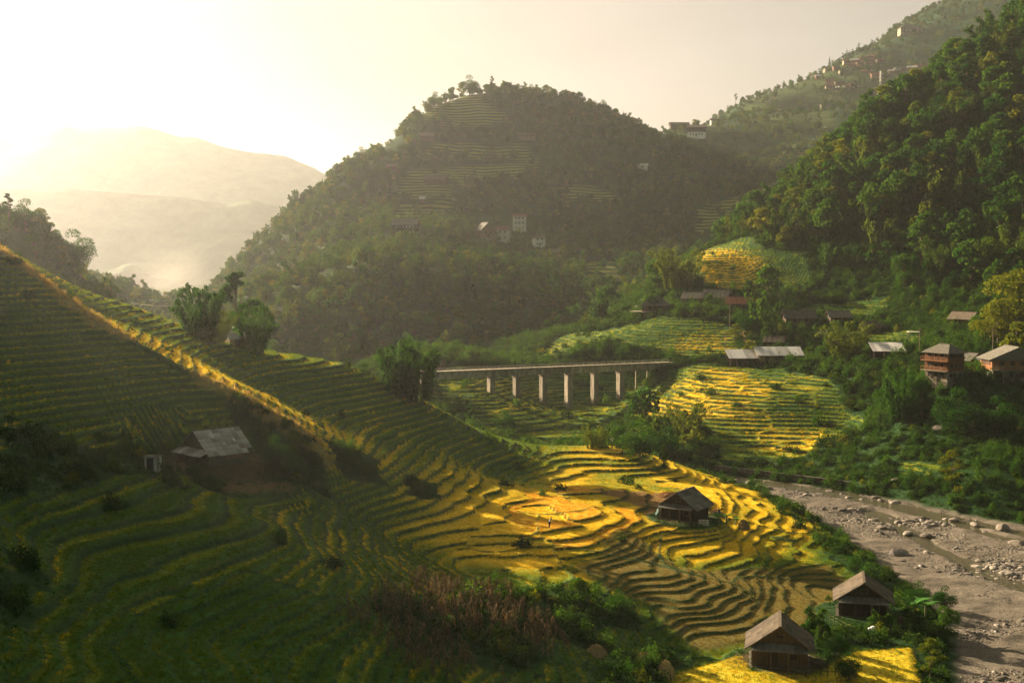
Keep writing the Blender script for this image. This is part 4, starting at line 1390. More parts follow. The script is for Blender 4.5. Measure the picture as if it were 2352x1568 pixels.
# trees along the skylines
SKY = [(1040, 212, 'round_b', 11.2), (1078, 207, 'round_a', 16.1), (1060, 209, 'airy_b', 12.4), (1130, 206, 'airy_a', 13.6), (1000, 235, 'round_a', 12.4), (985, 240, 'bamboo_a', 9.9), (1160, 209, 'round_b', 9.3),
       (1190, 212, 'round_b', 8.7), (1220, 215, 'round_a', 9.3), (1262, 226, 'airy_b', 8.7), (1300, 238, 'airy_b', 9.3), (1330, 247, 'round_b', 10.5), (1385, 262, 'round_a', 10.5), (1415, 276, 'round_b', 8.1),
       (682, 478, 'bamboo_b', 15), (800, 385, 'airy_b', 10), (830, 368, 'round_a', 12), (1690, 262, 'airy_a', 16.1), (1905, 166, 'conifer', 14.9), (1945, 143, 'conifer', 11.2), (1972, 130, 'airy_a', 13.6),
       (1800, 203, 'airy_a', 9.9), (1815, 200, 'round_b', 8.7), (1985, 128, 'round_a', 8.7), (2100, 85, 'airy_b', 9.9), (2140, 80, 'round_b', 8.7), (2180, 74, 'airy_a', 14.9), (2196, 72, 'airy_a', 12.4), (2212, 70, 'airy_a', 17.4), (2228, 68, 'airy_a', 13.6), (2243, 66, 'airy_a', 16.7), (2255, 64, 'airy_b', 14.9),
       (2162, 77, 'airy_a', 11.2), (2170, 76, 'conifer', 8.7), (60, 552, 'round_a', 11), (95, 580, 'airy_b', 12), (20, 545, 'airy_a', 12), (130, 600, 'round_b', 9), (350, 700, 'bamboo_b', 11), (300, 692, 'round_b', 13), (170, 628, 'round_a', 14), (1840, 190, 'round_b', 7.4), (1860, 184, 'airy_b', 8.1), (2055, 95, 'round_b', 9.3)]
ORD = ['first', 'second', 'third', 'fourth', 'fifth', 'sixth', 'seventh', 'eighth', 'ninth', 'tenth', 'eleventh', 'twelfth']
seen_n = {}
SKY.sort()
for i, (u, v, shp, h) in enumerate(SKY):
    best = None
    for dv in range(-30, 60, 2):
        x, y, z = cast(GRIDS, u, v + dv, d1=2250)
        if y < 2200 and z > -40:
            best = (x, y, z); break
    if best is None: continue
    x, y, z = best
    where = 'the middle hill' if 900 < u < 1500 else 'its left flank' if 600 < u <= 900 else 'the far right ridge' if u > 1500 else 'the hazy left ridge'
    where = where.replace('its left flank', 'the middle hill flank')
    what = {'round': 'round', 'airy': 'open-crowned', 'bamboo': 'arching bamboo', 'conifer': 'pointed conifer', 'slim': 'slim'}[shp.split('_')[0]]
    seen_n[(what, where)] = seen_n.get((what, where), -1) + 1
    lab = '%s tree, %s such from the left, on the skyline of %s' % (what, ORD[seen_n[(what, where)]], where)
    place_tree(*near_mesh[shp], x, y, z - 0.5, h, (u * 3.1) % 6.28, lab, 'tree', group='skyline trees of ' + where)


# ------------------------------------------------------------------ materials for built things
M['roof_grey'] = rough_mat('weathered_roof_sheet', (0.095, 0.090, 0.072), 0.45, 1.6, 0.9, 0.3)
M['roof_pale'] = rough_mat('pale_weathered_roof_sheet', (0.24, 0.235, 0.20), 0.4, 1.6, 0.9, 0.3)
M['roof_brown'] = rough_mat('brown_board_roof', (0.090, 0.072, 0.050), 0.4, 2.2, 0.85, 0.3)
M['roof_red'] = rough_mat('red_tile_roof', (0.15, 0.062, 0.035), 0.35, 2, 0.9)
M['tin'] = rough_mat('pale_tin_sheet', (0.52, 0.50, 0.46), 0.18, 1.2, 0.45, 0.1, spec=0.4)
M['wood'] = rough_mat('grey_wood', (0.12, 0.085, 0.055), 0.4, 3, 0.85, 0.4, (1, 1, 0.2))
M['wood_dark'] = rough_mat('dark_wood', (0.055, 0.038, 0.025), 0.4, 3, 0.85, 0.4, (1, 1, 0.2))
M['wood_orange'] = rough_mat('orange_wood', (0.24, 0.10, 0.035), 0.3, 3, 0.6, 0.3, (1, 1, 0.2))  # low-sun orange of the lit walls put into the wood colour
M['bamboo_wall'] = rough_mat('woven_bamboo_wall', (0.16, 0.13, 0.085), 0.35, 6, 0.85, 0.5, (1, 1, 0.25))
M['plaster'] = rough_mat('white_plaster', (0.62, 0.60, 0.52), 0.2, 1.2, 0.85, 0.1)
M['ochre'] = rough_mat('ochre_wall', (0.42, 0.30, 0.11), 0.25, 1.5, 0.85, 0.1)
M['concrete'] = rough_mat('stained_concrete', (0.22, 0.19, 0.135), 0.55, 0.9, 0.9, 0.3, (1, 1, 0.35))
M['brick'] = rough_mat('unplastered_brick', (0.26, 0.15, 0.09), 0.3, 3, 0.9)
M['dark'] = rough_mat('dark_opening', (0.012, 0.012, 0.012), 0.3, 2, 0.7)
M['glass'] = rough_mat('window_glass', (0.03, 0.035, 0.04), 0.2, 2, 0.15, 0.0, spec=0.5)
M['stone'] = rough_mat('river_stone', (0.135, 0.118, 0.095), 0.4, 1.5, 0.85, 0.5)
M['stone_pale'] = rough_mat('pale_river_stone', (0.23, 0.205, 0.17), 0.35, 1.5, 0.8, 0.4)
M['stone_dark'] = rough_mat('wet_dark_stone', (0.07, 0.058, 0.045), 0.4, 1.5, 0.5, 0.4, spec=0.4)
M['masonry'] = rough_mat('old_stone_wall', (0.085, 0.075, 0.05), 0.45, 1.2, 0.9, 0.8)
M['straw'] = rough_mat('straw', (0.34, 0.25, 0.11), 0.35, 5, 0.95, 0.6)
M['steel'] = rough_mat('galvanised_steel', (0.45, 0.43, 0.38), 0.2, 1, 0.5, 0.0)
M['tarp'] = rough_mat('teal_tarpaulin', (0.04, 0.13, 0.11), 0.3, 2, 0.6, 0.5)
M['white'] = rough_mat('white_plastic', (0.70, 0.70, 0.68), 0.1, 2, 0.6)
M['skin'] = rough_mat('skin', (0.36, 0.20, 0.13), 0.1, 4, 0.6)
M['cloth_white'] = rough_mat('white_cloth', (0.62, 0.62, 0.60), 0.15, 6, 0.9)
M['cloth_red'] = rough_mat('red_cloth', (0.45, 0.05, 0.03), 0.2, 6, 0.9)
M['cloth_dark'] = rough_mat('dark_indigo_cloth', (0.02, 0.025, 0.045), 0.2, 6, 0.9)
M['hair'] = rough_mat('black_hair', (0.012, 0.01, 0.008), 0.2, 6, 0.7)
M['earth'] = rough_mat('bare_earth', (0.24, 0.13, 0.055), 0.3, 1.2, 0.95, 0.4)


class MB:
    """collects boxes, bars and sheets; build() links them as one mesh"""
    def __init__(self):
        self.v, self.f = [], []

    def add(self, v, f):
        o = len(self.v)
        self.v += [tuple(p) for p in v]
        self.f += [tuple(i + o for i in q) for q in f]
        return self

    def box(self, c, s, rz=0.0, rx=0.0):
        x, y, z = s[0] / 2, s[1] / 2, s[2] / 2
        m = Matrix.Translation(c) @ Matrix.Rotation(rz, 4, 'Z') @ Matrix.Rotation(rx, 4, 'X')
        p = [m @ Vector(q) for q in ((-x, -y, -z), (x, -y, -z), (x, y, -z), (-x, y, -z), (-x, -y, z), (x, -y, z), (x, y, z), (-x, y, z))]
        return self.add(p, [(0, 3, 2, 1), (4, 5, 6, 7), (0, 1, 5, 4), (1, 2, 6, 5), (2, 3, 7, 6), (3, 0, 4, 7)])

    def bar(self, a, b, w):
        a = Vector(a); b = Vector(b); d = b - a
        q = d.to_track_quat('Z', 'Y').to_matrix().to_4x4()
        m = Matrix.Translation((a + b) / 2) @ q
        h = d.length / 2; x = w / 2
        p = [m @ Vector(t) for t in ((-x, -x, -h), (x, -x, -h), (x, x, -h), (-x, x, -h), (-x, -x, h), (x, -x, h), (x, x, h), (-x, x, h))]
        return self.add(p, [(0, 3, 2, 1), (4, 5, 6, 7), (0, 1, 5, 4), (1, 2, 6, 5), (2, 3, 7, 6), (3, 0, 4, 7)])

    def slab(self, quad, th):
        """four corners (counter-clockwise from above) with thickness downwards"""
        q = [Vector(p) for p in quad]
        n = (q[1] - q[0]).cross(q[3] - q[0]).normalized() * th
        p = q + [k - n for k in q]
        return self.add(p, [(0, 1, 2, 3), (7, 6, 5, 4), (0, 4, 5, 1), (1, 5, 6, 2), (2, 6, 7, 3), (3, 7, 4, 0)])

    def mesh(self, name, m):
        me = bpy.data.meshes.new(name)
        me.from_pydata(self.v, [], self.f)
        me.materials.append(m)
        return me

    def build(self, name, m, parent=None, label=None):
        o = link(bpy.data.objects.new(name, self.mesh(name, m)), parent)
        if label:
            o['label'] = label
        return o


def thing(name, label, cat, loc, rz=0.0, group=None):
    e = link(bpy.data.objects.new(name, None))
    e.location = loc
    e.rotation_euler = (0, 0, rz)
    return tag(e, label, cat, group)


def corrugated(name, w, l, waves, mat, th=0.03, depth=0.035):
    """one roofing sheet: x along the eave, y down the slope"""
    v, f = [], []
    n = waves * 2 + 1
    for k, (yy, dz) in enumerate(((0, 0), (-l, 0), (-l, -th), (0, -th))):
        for i in range(n):
            v.append((w * i / (n - 1), yy, (depth if i % 2 else 0) + dz))
    for k in range(4):
        a, b = k * n, ((k + 1) % 4) * n
        for i in range(n - 1):
            f.append((a + i, b + i, b + i + 1, a + i + 1))
    me = bpy.data.meshes.new(name)
    me.from_pydata(v, [], f)
    me.materials.append(mat)
    return me


def window(parent, c, w, h, face, mat_frame='wood', pane='glass'):
    """face: unit normal (nx, ny); the pane sits back in a proud frame"""
    nx, ny = face
    rz = math.atan2(ny, nx) - math.pi / 2
    fr = MB()
    t = 0.10
    def at(dx, dz, dn):
        return (c[0] - ny * dx + nx * dn, c[1] + nx * dx + ny * dn, c[2] + dz)
    fr.box(at(0, h / 2, 0.03), (w + t, t, t), rz); fr.box(at(0, -h / 2, 0.03), (w + t, t, t), rz)
    fr.box(at(-w / 2, 0, 0.03), (t, t, h - t), rz); fr.box(at(w / 2, 0, 0.03), (t, t, h - t), rz)
    o = fr.build('window', M[mat_frame], parent)
    MB().box(at(0, 0, 0.012), (w - t, 0.02, h - t), rz).build('pane', M[pane], o)
    return o


def door(parent, c, w, h, face, mat='wood_dark'):
    nx, ny = face
    rz = math.atan2(ny, nx) - math.pi / 2
    return MB().box((c[0] + nx * 0.03, c[1] + ny * 0.03, c[2] + h / 2), (w, 0.07, h), rz).build('door', M[mat], parent)


def walls(W, L, h, th, rise=0, battens=0.0, z0=0.0, base=1.5):
    """four walls with gable ends (ridge along y), battens standing proud"""
    m = MB()
    x, y = W / 2, L / 2
    v = [(-x, -y, z0 - base), (x, -y, z0 - base), (x, y, z0 - base), (-x, y, z0 - base), (-x, -y, z0 + h), (x, -y, z0 + h), (x, y, z0 + h), (-x, y, z0 + h)]
    f = [(0, 1, 5, 4), (1, 2, 6, 5), (2, 3, 7, 6), (3, 0, 4, 7), (0, 3, 2, 1)]
    if rise:
        v += [(0, -y, z0 + h + rise), (0, y, z0 + h + rise)]
        f += [(4, 5, 8), (6, 7, 9), (4, 8, 9, 7), (5, 6, 9, 8)]
    else:
        f += [(4, 5, 6, 7)]
    m.add(v, f)
    if battens:
        n = int(W / battens)
        for i in range(n + 1):
            px = -x + W * i / n
            top = h + (rise * (1 - abs(px) / x) if rise else 0) - 0.05
            for s in (-1, 1):
                m.box((px, s * (y + 0.012), z0 + top / 2), (0.05, 0.03, top))
        n = int(L / battens)
        for i in range(n + 1):
            py = -y + L * i / n
            for s in (-1, 1):
                m.box((s * (x + 0.012), py, z0 + h / 2 - 0.03), (0.03, 0.05, h - 0.06))
    return m


def panel_roof(e, W, L, zt, rise, over_x, over_y, rows, cols, mat, waves=5, sag=0.03, skip=(), seed=0, cap='roof_brown'):
    """gable roof laid in separate sheets, ridge along y, apex at height zt"""
    g = random.Random(seed)
    half = W / 2 + over_x
    slope = math.atan2(rise, W / 2)
    sl = half / math.cos(slope)
    rl = sl / rows
    cw = (L + 2 * over_y) / cols
    sheet = corrugated('roof_panel', cw * 1.02, rl * 1.10, waves, M[mat])
    for s in (-1, 1):
        for r in range(rows):
            for c in range(cols):
                if (s, r, c) in skip:
                    continue
                o = link(bpy.data.objects.new('roof_panel', sheet), e)
                d = r * rl
                px = s * d * math.cos(slope); pz = zt - d * math.sin(slope) + 0.05 + 0.022 * (rows - r) - 0.05 * math.sin(math.pi * (c + .5) / cols) * sag * 20
                py = (-(L / 2 + over_y) + c * cw) if s > 0 else (-(L / 2 + over_y) + (c + 1) * cw)
                o.rotation_euler = Matrix.Rotation(math.pi / 2 if s > 0 else -math.pi / 2, 4, 'Z').to_euler()
                m = Matrix.Translation((px, py, pz)) @ Matrix.Rotation(math.pi / 2 if s > 0 else -math.pi / 2, 4, 'Z') @ Matrix.Rotation(slope + g.uniform(-0.03, 0.03), 4, 'X') @ Matrix.Rotation(g.uniform(-0.03, 0.03), 4, 'Z')
                o.matrix_local = m
    MB().box((0, 0, zt + 0.16), (0.34, L + 2 * over_y + 0.1, 0.07)).build('ridge_cap', M[cap], e)
    # rafters and edge boards under the sheets
    for s in (-1, 1):
        for yy in (-(L / 2 + over_y) + 0.05, (L / 2 + over_y) - 0.05):
            MB().bar((0, yy, zt - 0.02), (s * half, yy, zt - half * math.tan(slope) - 0.02), 0.12).build('barge_board', M['wood'], e)


def roof_mesh(W, L, z, rise, ox, oy, hip=0.0, th=0.08, ribs=0):
    """gable (hip=0) or hipped roof as two or four slabs; ridge along y; eave at height z"""
    m = MB()
    x, y = W / 2 + ox, L / 2 + oy
    ry = y - hip
    drop = rise * ox / (W / 2)
    a, b, c, d = (-x, -y, z - drop), (x, -y, z - drop), (x, y, z - drop), (-x, y, z - drop)
    p, q = (0, -ry, z + rise), (0, ry, z + rise)
    m.slab([b, c, q, p], th)
    m.slab([d, a, p, q], th)
    if hip > 0:
        m.add([a, b, p, (a[0], a[1], a[2] - th), (b[0], b[1], b[2] - th), (p[0], p[1], p[2] - th)], [(0, 1, 2), (5, 4, 3), (0, 3, 4, 1)])
        m.add([c, d, q, (c[0], c[1], c[2] - th), (d[0], d[1], d[2] - th), (q[0], q[1], q[2] - th)], [(0, 1, 2), (5, 4, 3), (0, 3, 4, 1)])
    for i in range(ribs):
        t = (i + 0.5) / ribs
        yy = -ry + 2 * ry * t if hip else -y + 2 * y * t
        for s in (-1, 1):
            m.bar((0, yy, z + rise + 0.03), (s * x, yy, z - drop + 0.03), 0.06)
    return m


def ridge_cap(e, W, L, z, rise, oy, hip, mat):
    MB().box((0, 0, z + rise + 0.04), (0.3, L + 2 * oy - 2 * hip + 0.2, 0.10)).build('ridge_cap', M[mat], e)


# ------------------------------------------------------------------ the four near huts
def hut(key, label, rz, W, L, wh, rise, rows, cols, roof, wall, seed, awn=True, sink=0.0):
    x, y, z, r = PLOTS[key]
    z = float(near_grid.look(x, y)) + 0.05 - sink
    e = thing('farm_hut', label, 'hut', (x, y, z), rz)
    walls(W, L, wh, 0.1, rise, 0.32).build('wall', M[wall], e)
    panel_roof(e, W, L, wh + rise, rise, 0.75, 0.75, rows, cols, roof, seed=seed)
    if awn:
        for i in range(4):
            o = link(bpy.data.objects.new('awning_panel', corrugated('awning_panel', W / 4 * 1.02, 1.5, 7, M['roof_grey'])), e)
            o.matrix_local = Matrix.Translation((-W / 2 + i * W / 4, -L / 2 - 0.02, wh + 0.12)) @ Matrix.Rotation(0.42, 4, 'X')
        for i in range(4):
            px = -W / 2 + 0.2 + i * (W - 0.4) / 3
            MB().bar((px, -L / 2 - 1.25, -0.8), (px, -L / 2 - 1.25, wh - 0.42), 0.14).build('post', M['wood'], e)
    door(e, (-W * 0.12, -L / 2, 0), 1.1, 1.9, (0, -1))
    window(e, (W * 0.25, -L / 2, 1.3), 0.9, 0.8, (0, -1), 'wood', 'dark')
    window(e, (0, -L / 2, wh + rise * 0.42), 0.9, 0.5, (0, -1), 'wood', 'dark')
    window(e, (-W / 2, 0, 1.4), 0.9, 0.8, (-1, 0), 'wood', 'dark')
    MB().box((0, 0, -0.75), (W + 0.8, L + 0.8, 1.5)).build('plinth', M['masonry'], e)
    return e


hut('hut_near', 'nearest timber hut with a slatted gable roof, beside the golden field', R(-12), 6.4, 5.2, 2.7, 2.2, 6, 6, 'roof_brown', 'wood', 1)
hut('hut_road', 'timber hut with a brown sheet roof between the nearest hut and the gravel river', R(-14), 6.4, 5.0, 2.6, 2.1, 5, 6, 'roof_brown', 'wood_dark', 2)
hut('hut_mid', 'dark hut with a grey sheet roof standing in the middle of the golden terraces', R(-34), 6.0, 5.2, 2.5, 2.0, 4, 5, 'roof_grey', 'wood_dark', 3)

x, y, z, r = PLOTS['house_left']
z = float(near_grid.look(x, y)) + 0.05
e = thing('farmhouse', 'large old farmhouse with a patched grey roof under the terraced spur at the left', 'house', (x, y, z), R(-46))
e.scale = (0.80, 0.80, 0.80)
walls(8.2, 7.6, 2.2, 0.1, 3.0, 0.35).build('wall', M['bamboo_wall'], e)
panel_roof(e, 8.2, 7.6, 5.2, 3.0, 0.9, 0.6, 6, 8, 'roof_pale', seed=4, skip=((1, 4, 6), (1, 5, 7)))
for i in range(6):
    o = link(bpy.data.objects.new('awning_panel', corrugated('awning_panel', 9.6 / 6 * 1.02, 2.3, 7, M['roof_pale'])), e)
    o.matrix_local = Matrix.Translation((-4.8 + i * 1.6, -3.82, 2.35 + 0.05 * (i % 3))) @ Matrix.Rotation(0.38, 4, 'X')
for i in range(5):
    MB().bar((-4.6 + i * 2.3, -5.7, -1.0), (-4.6 + i * 2.3, -5.7, 1.5), 0.15).build('post', M['wood'], e)
MB().box((-2.6, -5.2, 0.6), (3.6, 0.08, 1.9)).build('plank_screen', M['bamboo_wall'], e)
door(e, (0.8, -3.8, 0), 1.2, 1.9, (0, -1)); window(e, (2.6, -3.8, 1.3), 1.0, 0.8, (0, -1), 'wood', 'dark')
MB().box((4.16, 1.0, 1.2), (0.06, 3.4, 1.4)).build('side_board', M['brick'], e)
for k in (-2.2, 0.2, 2.6):
    MB().box((2.6 + 0.3 * k / 3, k, 3.46 - 0.12 * k / 3), (1.1, 0.22, 0.05), 0, 0).build('roof_patch', M['tin'], e).rotation_euler = (0, R(36), 0) if k > 9 else (0, 0, 0)
for o in list(e.children):
    if o.name.startswith('roof_patch'):
        bpy.data.objects.remove(o)
for (dx, dy, ln) in ((1.3, -1.6, 1.4), (2.6, 1.9, 0.7), (3.1, -0.3, 0.5)):
    o = MB().box((0, 0, 0), (ln, 0.28, 0.03)).build('roof_patch', M['tin'], e)
    o.location = (dx, dy, 5.2 - dx * 3.0 / 4.1 + 0.26)
    o.rotation_euler = (0, math.atan2(3.0, 4.1), 0)

# pen and outhouse left of the farmhouse
x, y, z = cast(GRIDS, 352, 1078)
e = thing('outhouse', 'small white-fronted outhouse with bamboo posts left of the farmhouse', 'shed', (x, y, z), R(-10))
MB().box((0, 0, 0.7), (1.7, 1.2, 1.8)).build('wall', M['plaster'], e)
MB().box((-0.1, -0.62, 0.75), (0.9, 0.05, 1.5)).build('door', M['dark'], e)
for px in (-1.05, 0.98):
    MB().bar((px, -0.75, -0.4), (px + 0.05, -0.75, 2.6), 0.12).build('post', M['culm'], e)
MB().bar((-1.1, -0.75, 1.95), (1.05, -0.75, 2.0), 0.09).build('rail', M['culm'], e)
MB().box((0, 0, 1.68), (2.1, 1.6, 0.08)).build('roof', M['roof_grey'], e)
x, y, z = cast(GRIDS, 380, 1078)
e = thing('board_fence', 'short grey board fence between the outhouse and the farmhouse', 'fence', (x, y, z), R(-10))
for i in range(5):
    MB().box((-1.3 + 0.62 * i, 0, 0.55), (0.5, 0.05, 1.3 + 0.12 * (i % 2))).build('board', M['bamboo_wall'], e)
MB().box((0, 0.06, 0.7), (3.2, 0.05, 0.08)).build('rail', M['wood'], e)

# ------------------------------------------------------------------ village houses
def village_house(u, v, label, rz, W, L, h, rise, roof='roof_grey', wall='wood', hip=0.0, storeys=1, deck=None, stilts=0, ribs=0, name='village_house', group=None, wins=2,
                  ox=0.7, oy=0.7, wmat='dark', cat='house', lower=None, d1=2250):
    x, y, z = cast(GRIDS, u, v, d1=d1)
    e = thing(name, label, cat, (x, y, z), rz, group)
    lift = stilts
    z0 = lift
    big = y < 700
    H = h * storeys
    if lower:
        walls(W * 0.96, L * 0.96, h - 0.15, 0.1, 0, 0, z0, 2.0 if not stilts else 0.0).build('ground_storey', M[lower], e)
        walls(W, L, H - h, 0.1, 0 if hip else rise * 0.96, 0.4 if big else 0, z0 + h, 0.15).build('wall', M[wall], e)
    else:
        walls(W, L, H, 0.1, 0 if hip else rise * 0.96, 0.4 if big else 0, z0, 2.0 if not stilts else 0.0).build('wall', M[wall], e)
    roof_mesh(W, L, z0 + H, rise, ox, oy, hip, 0.09, ribs).build('roof', M[roof], e)
    ridge_cap(e, W, L, z0 + H, rise, oy, hip, roof if roof != 'tin' else 'steel')
    if stilts:
        for sx in (-1, 0, 1):
            for sy in (-1, 1):
                MB().bar((sx * W * 0.45, sy * L * 0.45, -2.5), (sx * W * 0.45, sy * L * 0.45, z0), 0.22).build('stilt', M['wood'], e)
    for s in range(storeys):
        zz = z0 + s * h + h * 0.55
        for i in range(wins):
            t = (i + 0.5) / wins - 0.5
            window(e, (t * W * 0.8, -L / 2, zz), min(1.1, W / wins * 0.45), min(1.1, h * 0.42), (0, -1), 'wood' if wall != 'plaster' else 'plaster', wmat)
            window(e, (-W / 2, t * L * 0.8, zz), min(1.1, L / wins * 0.45), min(1.1, h * 0.42), (-1, 0), 'wood' if wall != 'plaster' else 'plaster', wmat)
            window(e, (W / 2, t * L * 0.8, zz), min(1.1, L / wins * 0.45), min(1.1, h * 0.42), (1, 0), 'wood' if wall != 'plaster' else 'plaster', wmat)
    door(e, (0, -L / 2, z0 + 0.05), 1.0, min(2.0, h * 0.8), (0, -1))
    door(e, (-W / 2, 0, z0 + 0.05), 1.0, min(2.0, h * 0.8), (-1, 0))
    door(e, (W / 2, 0, z0 + 0.05), 1.0, min(2.0, h * 0.8), (1, 0))
    if deck:
        side, dep, zl, mat = deck
        sx = -1 if side == 'left' else 1 if side == 'right' else 0
        if side == 'front':
            MB().box((0, -L / 2 - dep / 2, z0 + zl), (W + 1.0, dep, 0.18)).build('balcony_floor', M[mat], e)
            y0 = -L / 2 - dep
            n = int(W / 0.45)
            for i in range(n + 1):
                MB().box((-W / 2 - 0.4 + i * (W + 0.8) / n, y0 + 0.06, z0 + zl + 0.55), (0.09, 0.06, 0.9)).build('baluster', M[mat], e)
            MB().box((0, y0 + 0.06, z0 + zl + 1.04), (W + 0.9, 0.09, 0.08)).build('rail', M[mat], e)
        else:
            MB().box((sx * (W / 2 + dep / 2), 0, z0 + zl), (dep, L + 1.0, 0.18)).build('balcony_floor', M[mat], e)
            x0 = sx * (W / 2 + dep)
            n = int(L / 0.45)
            for i in range(n + 1):
                MB().box((x0 - sx * 0.06, -L / 2 - 0.4 + i * (L + 0.8) / n, z0 + zl + 0.55), (0.06, 0.09, 0.9)).build('baluster', M[mat], e)
            MB().box((x0 - sx * 0.06, 0, z0 + zl + 1.04), (0.09, L + 0.9, 0.08)).build('rail', M[mat], e)
    return e


Q90 = math.pi / 2
e = village_house(1506, 722, 'grey hip-roofed house on a stilted deck, leftmost of the hillside village', Q90 - R(10), 6.5, 9.5, 2.6, 2.4, hip=3.2, stilts=1.2, ribs=6)
MB().box((-1.0, 1.6, 1.1), (9.5, 15, 0.2)).build('deck', M['concrete'], e)
village_house(1594, 699, 'small brown gabled house with a pale grey roof, right of the stilted one', Q90 - R(28), 5.2, 7.0, 2.7, 2.0, ribs=5, wall='wood')
village_house(1648, 699, 'gabled house with the broadest pale grey roof next to the red roofed one', Q90 - R(28), 6.0, 9.0, 3.0, 2.6, ribs=7, wall='wood')
village_house(1697, 716, 'red tile roofed house with a small porch gable in the hillside village', Q90 - R(14), 6.0, 8.0, 3.3, 2.0, roof='roof_red', wall='wood_dark', deck=('right', 1.0, 0.1, 'wood'))
village_house(1735, 706, 'low lean-to with a rusty red roof right behind the red tile roofed house', Q90 - R(40), 3.4, 4.0, 2.0, 1.2, roof='roof_red', wall='brick', wins=1)
village_house(1835, 744, 'long low house with a dark ribbed roof in the middle of the village', Q90 - R(2), 6.0, 10.0, 2.5, 2.2, ribs=12)
village_house(1925, 741, 'short house with a grey ribbed roof and brick yard right of the long low house', Q90 + R(2), 4.8, 6.6, 2.4, 1.7, ribs=8, wall='bamboo_wall')
village_house(2004, 762, 'small brown roofed shack above the bamboo clump', Q90 - R(8), 3.8, 4.8, 2.1, 1.4, roof='roof_brown', wins=1)
village_house(1897, 781, 'little grey roofed shack half hidden left of the bamboo clump', Q90 - R(15), 3.2, 3.8, 1.9, 1.2, wins=1)
village_house(1780, 795, 'small open byre with a pale sloping roof above the long tin sheds', Q90 - R(25), 3.8, 5.6, 1.9, 1.4, roof='roof_brown', wall='wood_dark', wins=1, ribs=4)
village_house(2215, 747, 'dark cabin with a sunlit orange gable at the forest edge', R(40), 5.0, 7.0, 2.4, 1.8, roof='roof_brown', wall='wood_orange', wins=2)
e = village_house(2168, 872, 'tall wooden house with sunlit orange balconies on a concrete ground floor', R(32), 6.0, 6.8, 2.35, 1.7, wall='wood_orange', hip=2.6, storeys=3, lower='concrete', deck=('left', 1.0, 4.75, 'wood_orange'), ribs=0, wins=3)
MB().box((-3.5, 0, 2.35), (1.0, 7.6, 0.18)).build('balcony_floor', M['concrete'], e)
for i in range(9):
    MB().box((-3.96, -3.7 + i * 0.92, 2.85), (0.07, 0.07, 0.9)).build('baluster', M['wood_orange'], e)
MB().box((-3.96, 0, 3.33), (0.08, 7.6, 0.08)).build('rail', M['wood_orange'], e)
village_house(2226, 842, 'small house with a folded grey roof between the balcony house and the two-storey house', R(28), 5.0, 4.6, 2.2, 1.5, wall='bamboo_wall', wins=1)
village_house(2262, 842, 'flat lean-to shed roofed in tin against the two-storey house', Q90 + R(5), 2.8, 4.6, 2.1, 0.5, roof='tin', wall='wood_dark', wins=1)
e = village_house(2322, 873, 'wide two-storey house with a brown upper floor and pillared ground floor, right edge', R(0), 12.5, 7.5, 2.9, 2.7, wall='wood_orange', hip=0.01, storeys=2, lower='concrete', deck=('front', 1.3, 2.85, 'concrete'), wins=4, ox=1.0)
for i in range(6):
    MB().bar((-6.4 + i * 2.56, -4.9, -1.5), (-6.4 + i * 2.56, -4.9, 2.8), 0.24).build('pillar', M['concrete'], e)
MB().box((-6.9, -3.6, 1.1), (0.7, 0.7, 2.6)).build('wall_end', M['plaster'], e)
x, y, z = cast(GRIDS, 2268, 845)


def tin_shed(u, v, label, rz, W, L, hf, hb, wall, open_front=False, n=6):
    x, y, z = cast(GRIDS, u, v)
    e = thing('tin_shed', label, 'shed', (x, y, z), rz)
    ww = W / 2
    if not open_front:
        MB().add([(-ww, -L / 2, -1.5), (ww, -L / 2, -1.5), (ww, L / 2, -1.5), (-ww, L / 2, -1.5), (-ww, -L / 2, hf), (ww, -L / 2, hf), (ww, L / 2, hb), (-ww, L / 2, hb)],
                 [(0, 1, 5, 4), (1, 2, 6, 5), (2, 3, 7, 6), (3, 0, 4, 7), (4, 5, 6, 7), (0, 3, 2, 1)]).build('wall', M[wall], e)
        for k in range(3):
            window(e, (-ww + W * (k + 0.7) / 3.4, -L / 2, hf * 0.55), 1.0, 1.1, (0, -1), 'wood', 'dark')
    else:
        MB().box((0, L / 2, hb / 2 - 0.3), (W, 0.1, hb + 0.4)).build('back_wall', M[wall], e)
        MB().box((ww * 0.55, 0, hf / 2 - 0.3), (ww * 0.8, L * 0.7, hf + 0.3)).build('inner_wall', M['wood_dark'], e)
    for i in range(n):
        px = -ww + W * i / (n - 1)
        MB().bar((px, -L / 2 - 0.45, -1.6), (px, -L / 2 - 0.45, hf), 0.14).build('post', M['wood'], e)
    sl = math.atan2(hb - hf, L)
    cols = max(4, int(W / 1.15))
    me = corrugated('roof_panel', (W + 1.0) / cols * 1.02, (L + 1.6) / math.cos(sl), 5, M['tin'])
    for i in range(cols):
        o = link(bpy.data.objects.new('roof_panel', me), e)
        o.matrix_local = Matrix.Translation((-ww - 0.5 + i * (W + 1.0) / cols, L / 2 + 0.5, hb + 0.16 + 0.5 * math.tan(sl))) @ Matrix.Rotation(sl, 4, 'X')
    return e


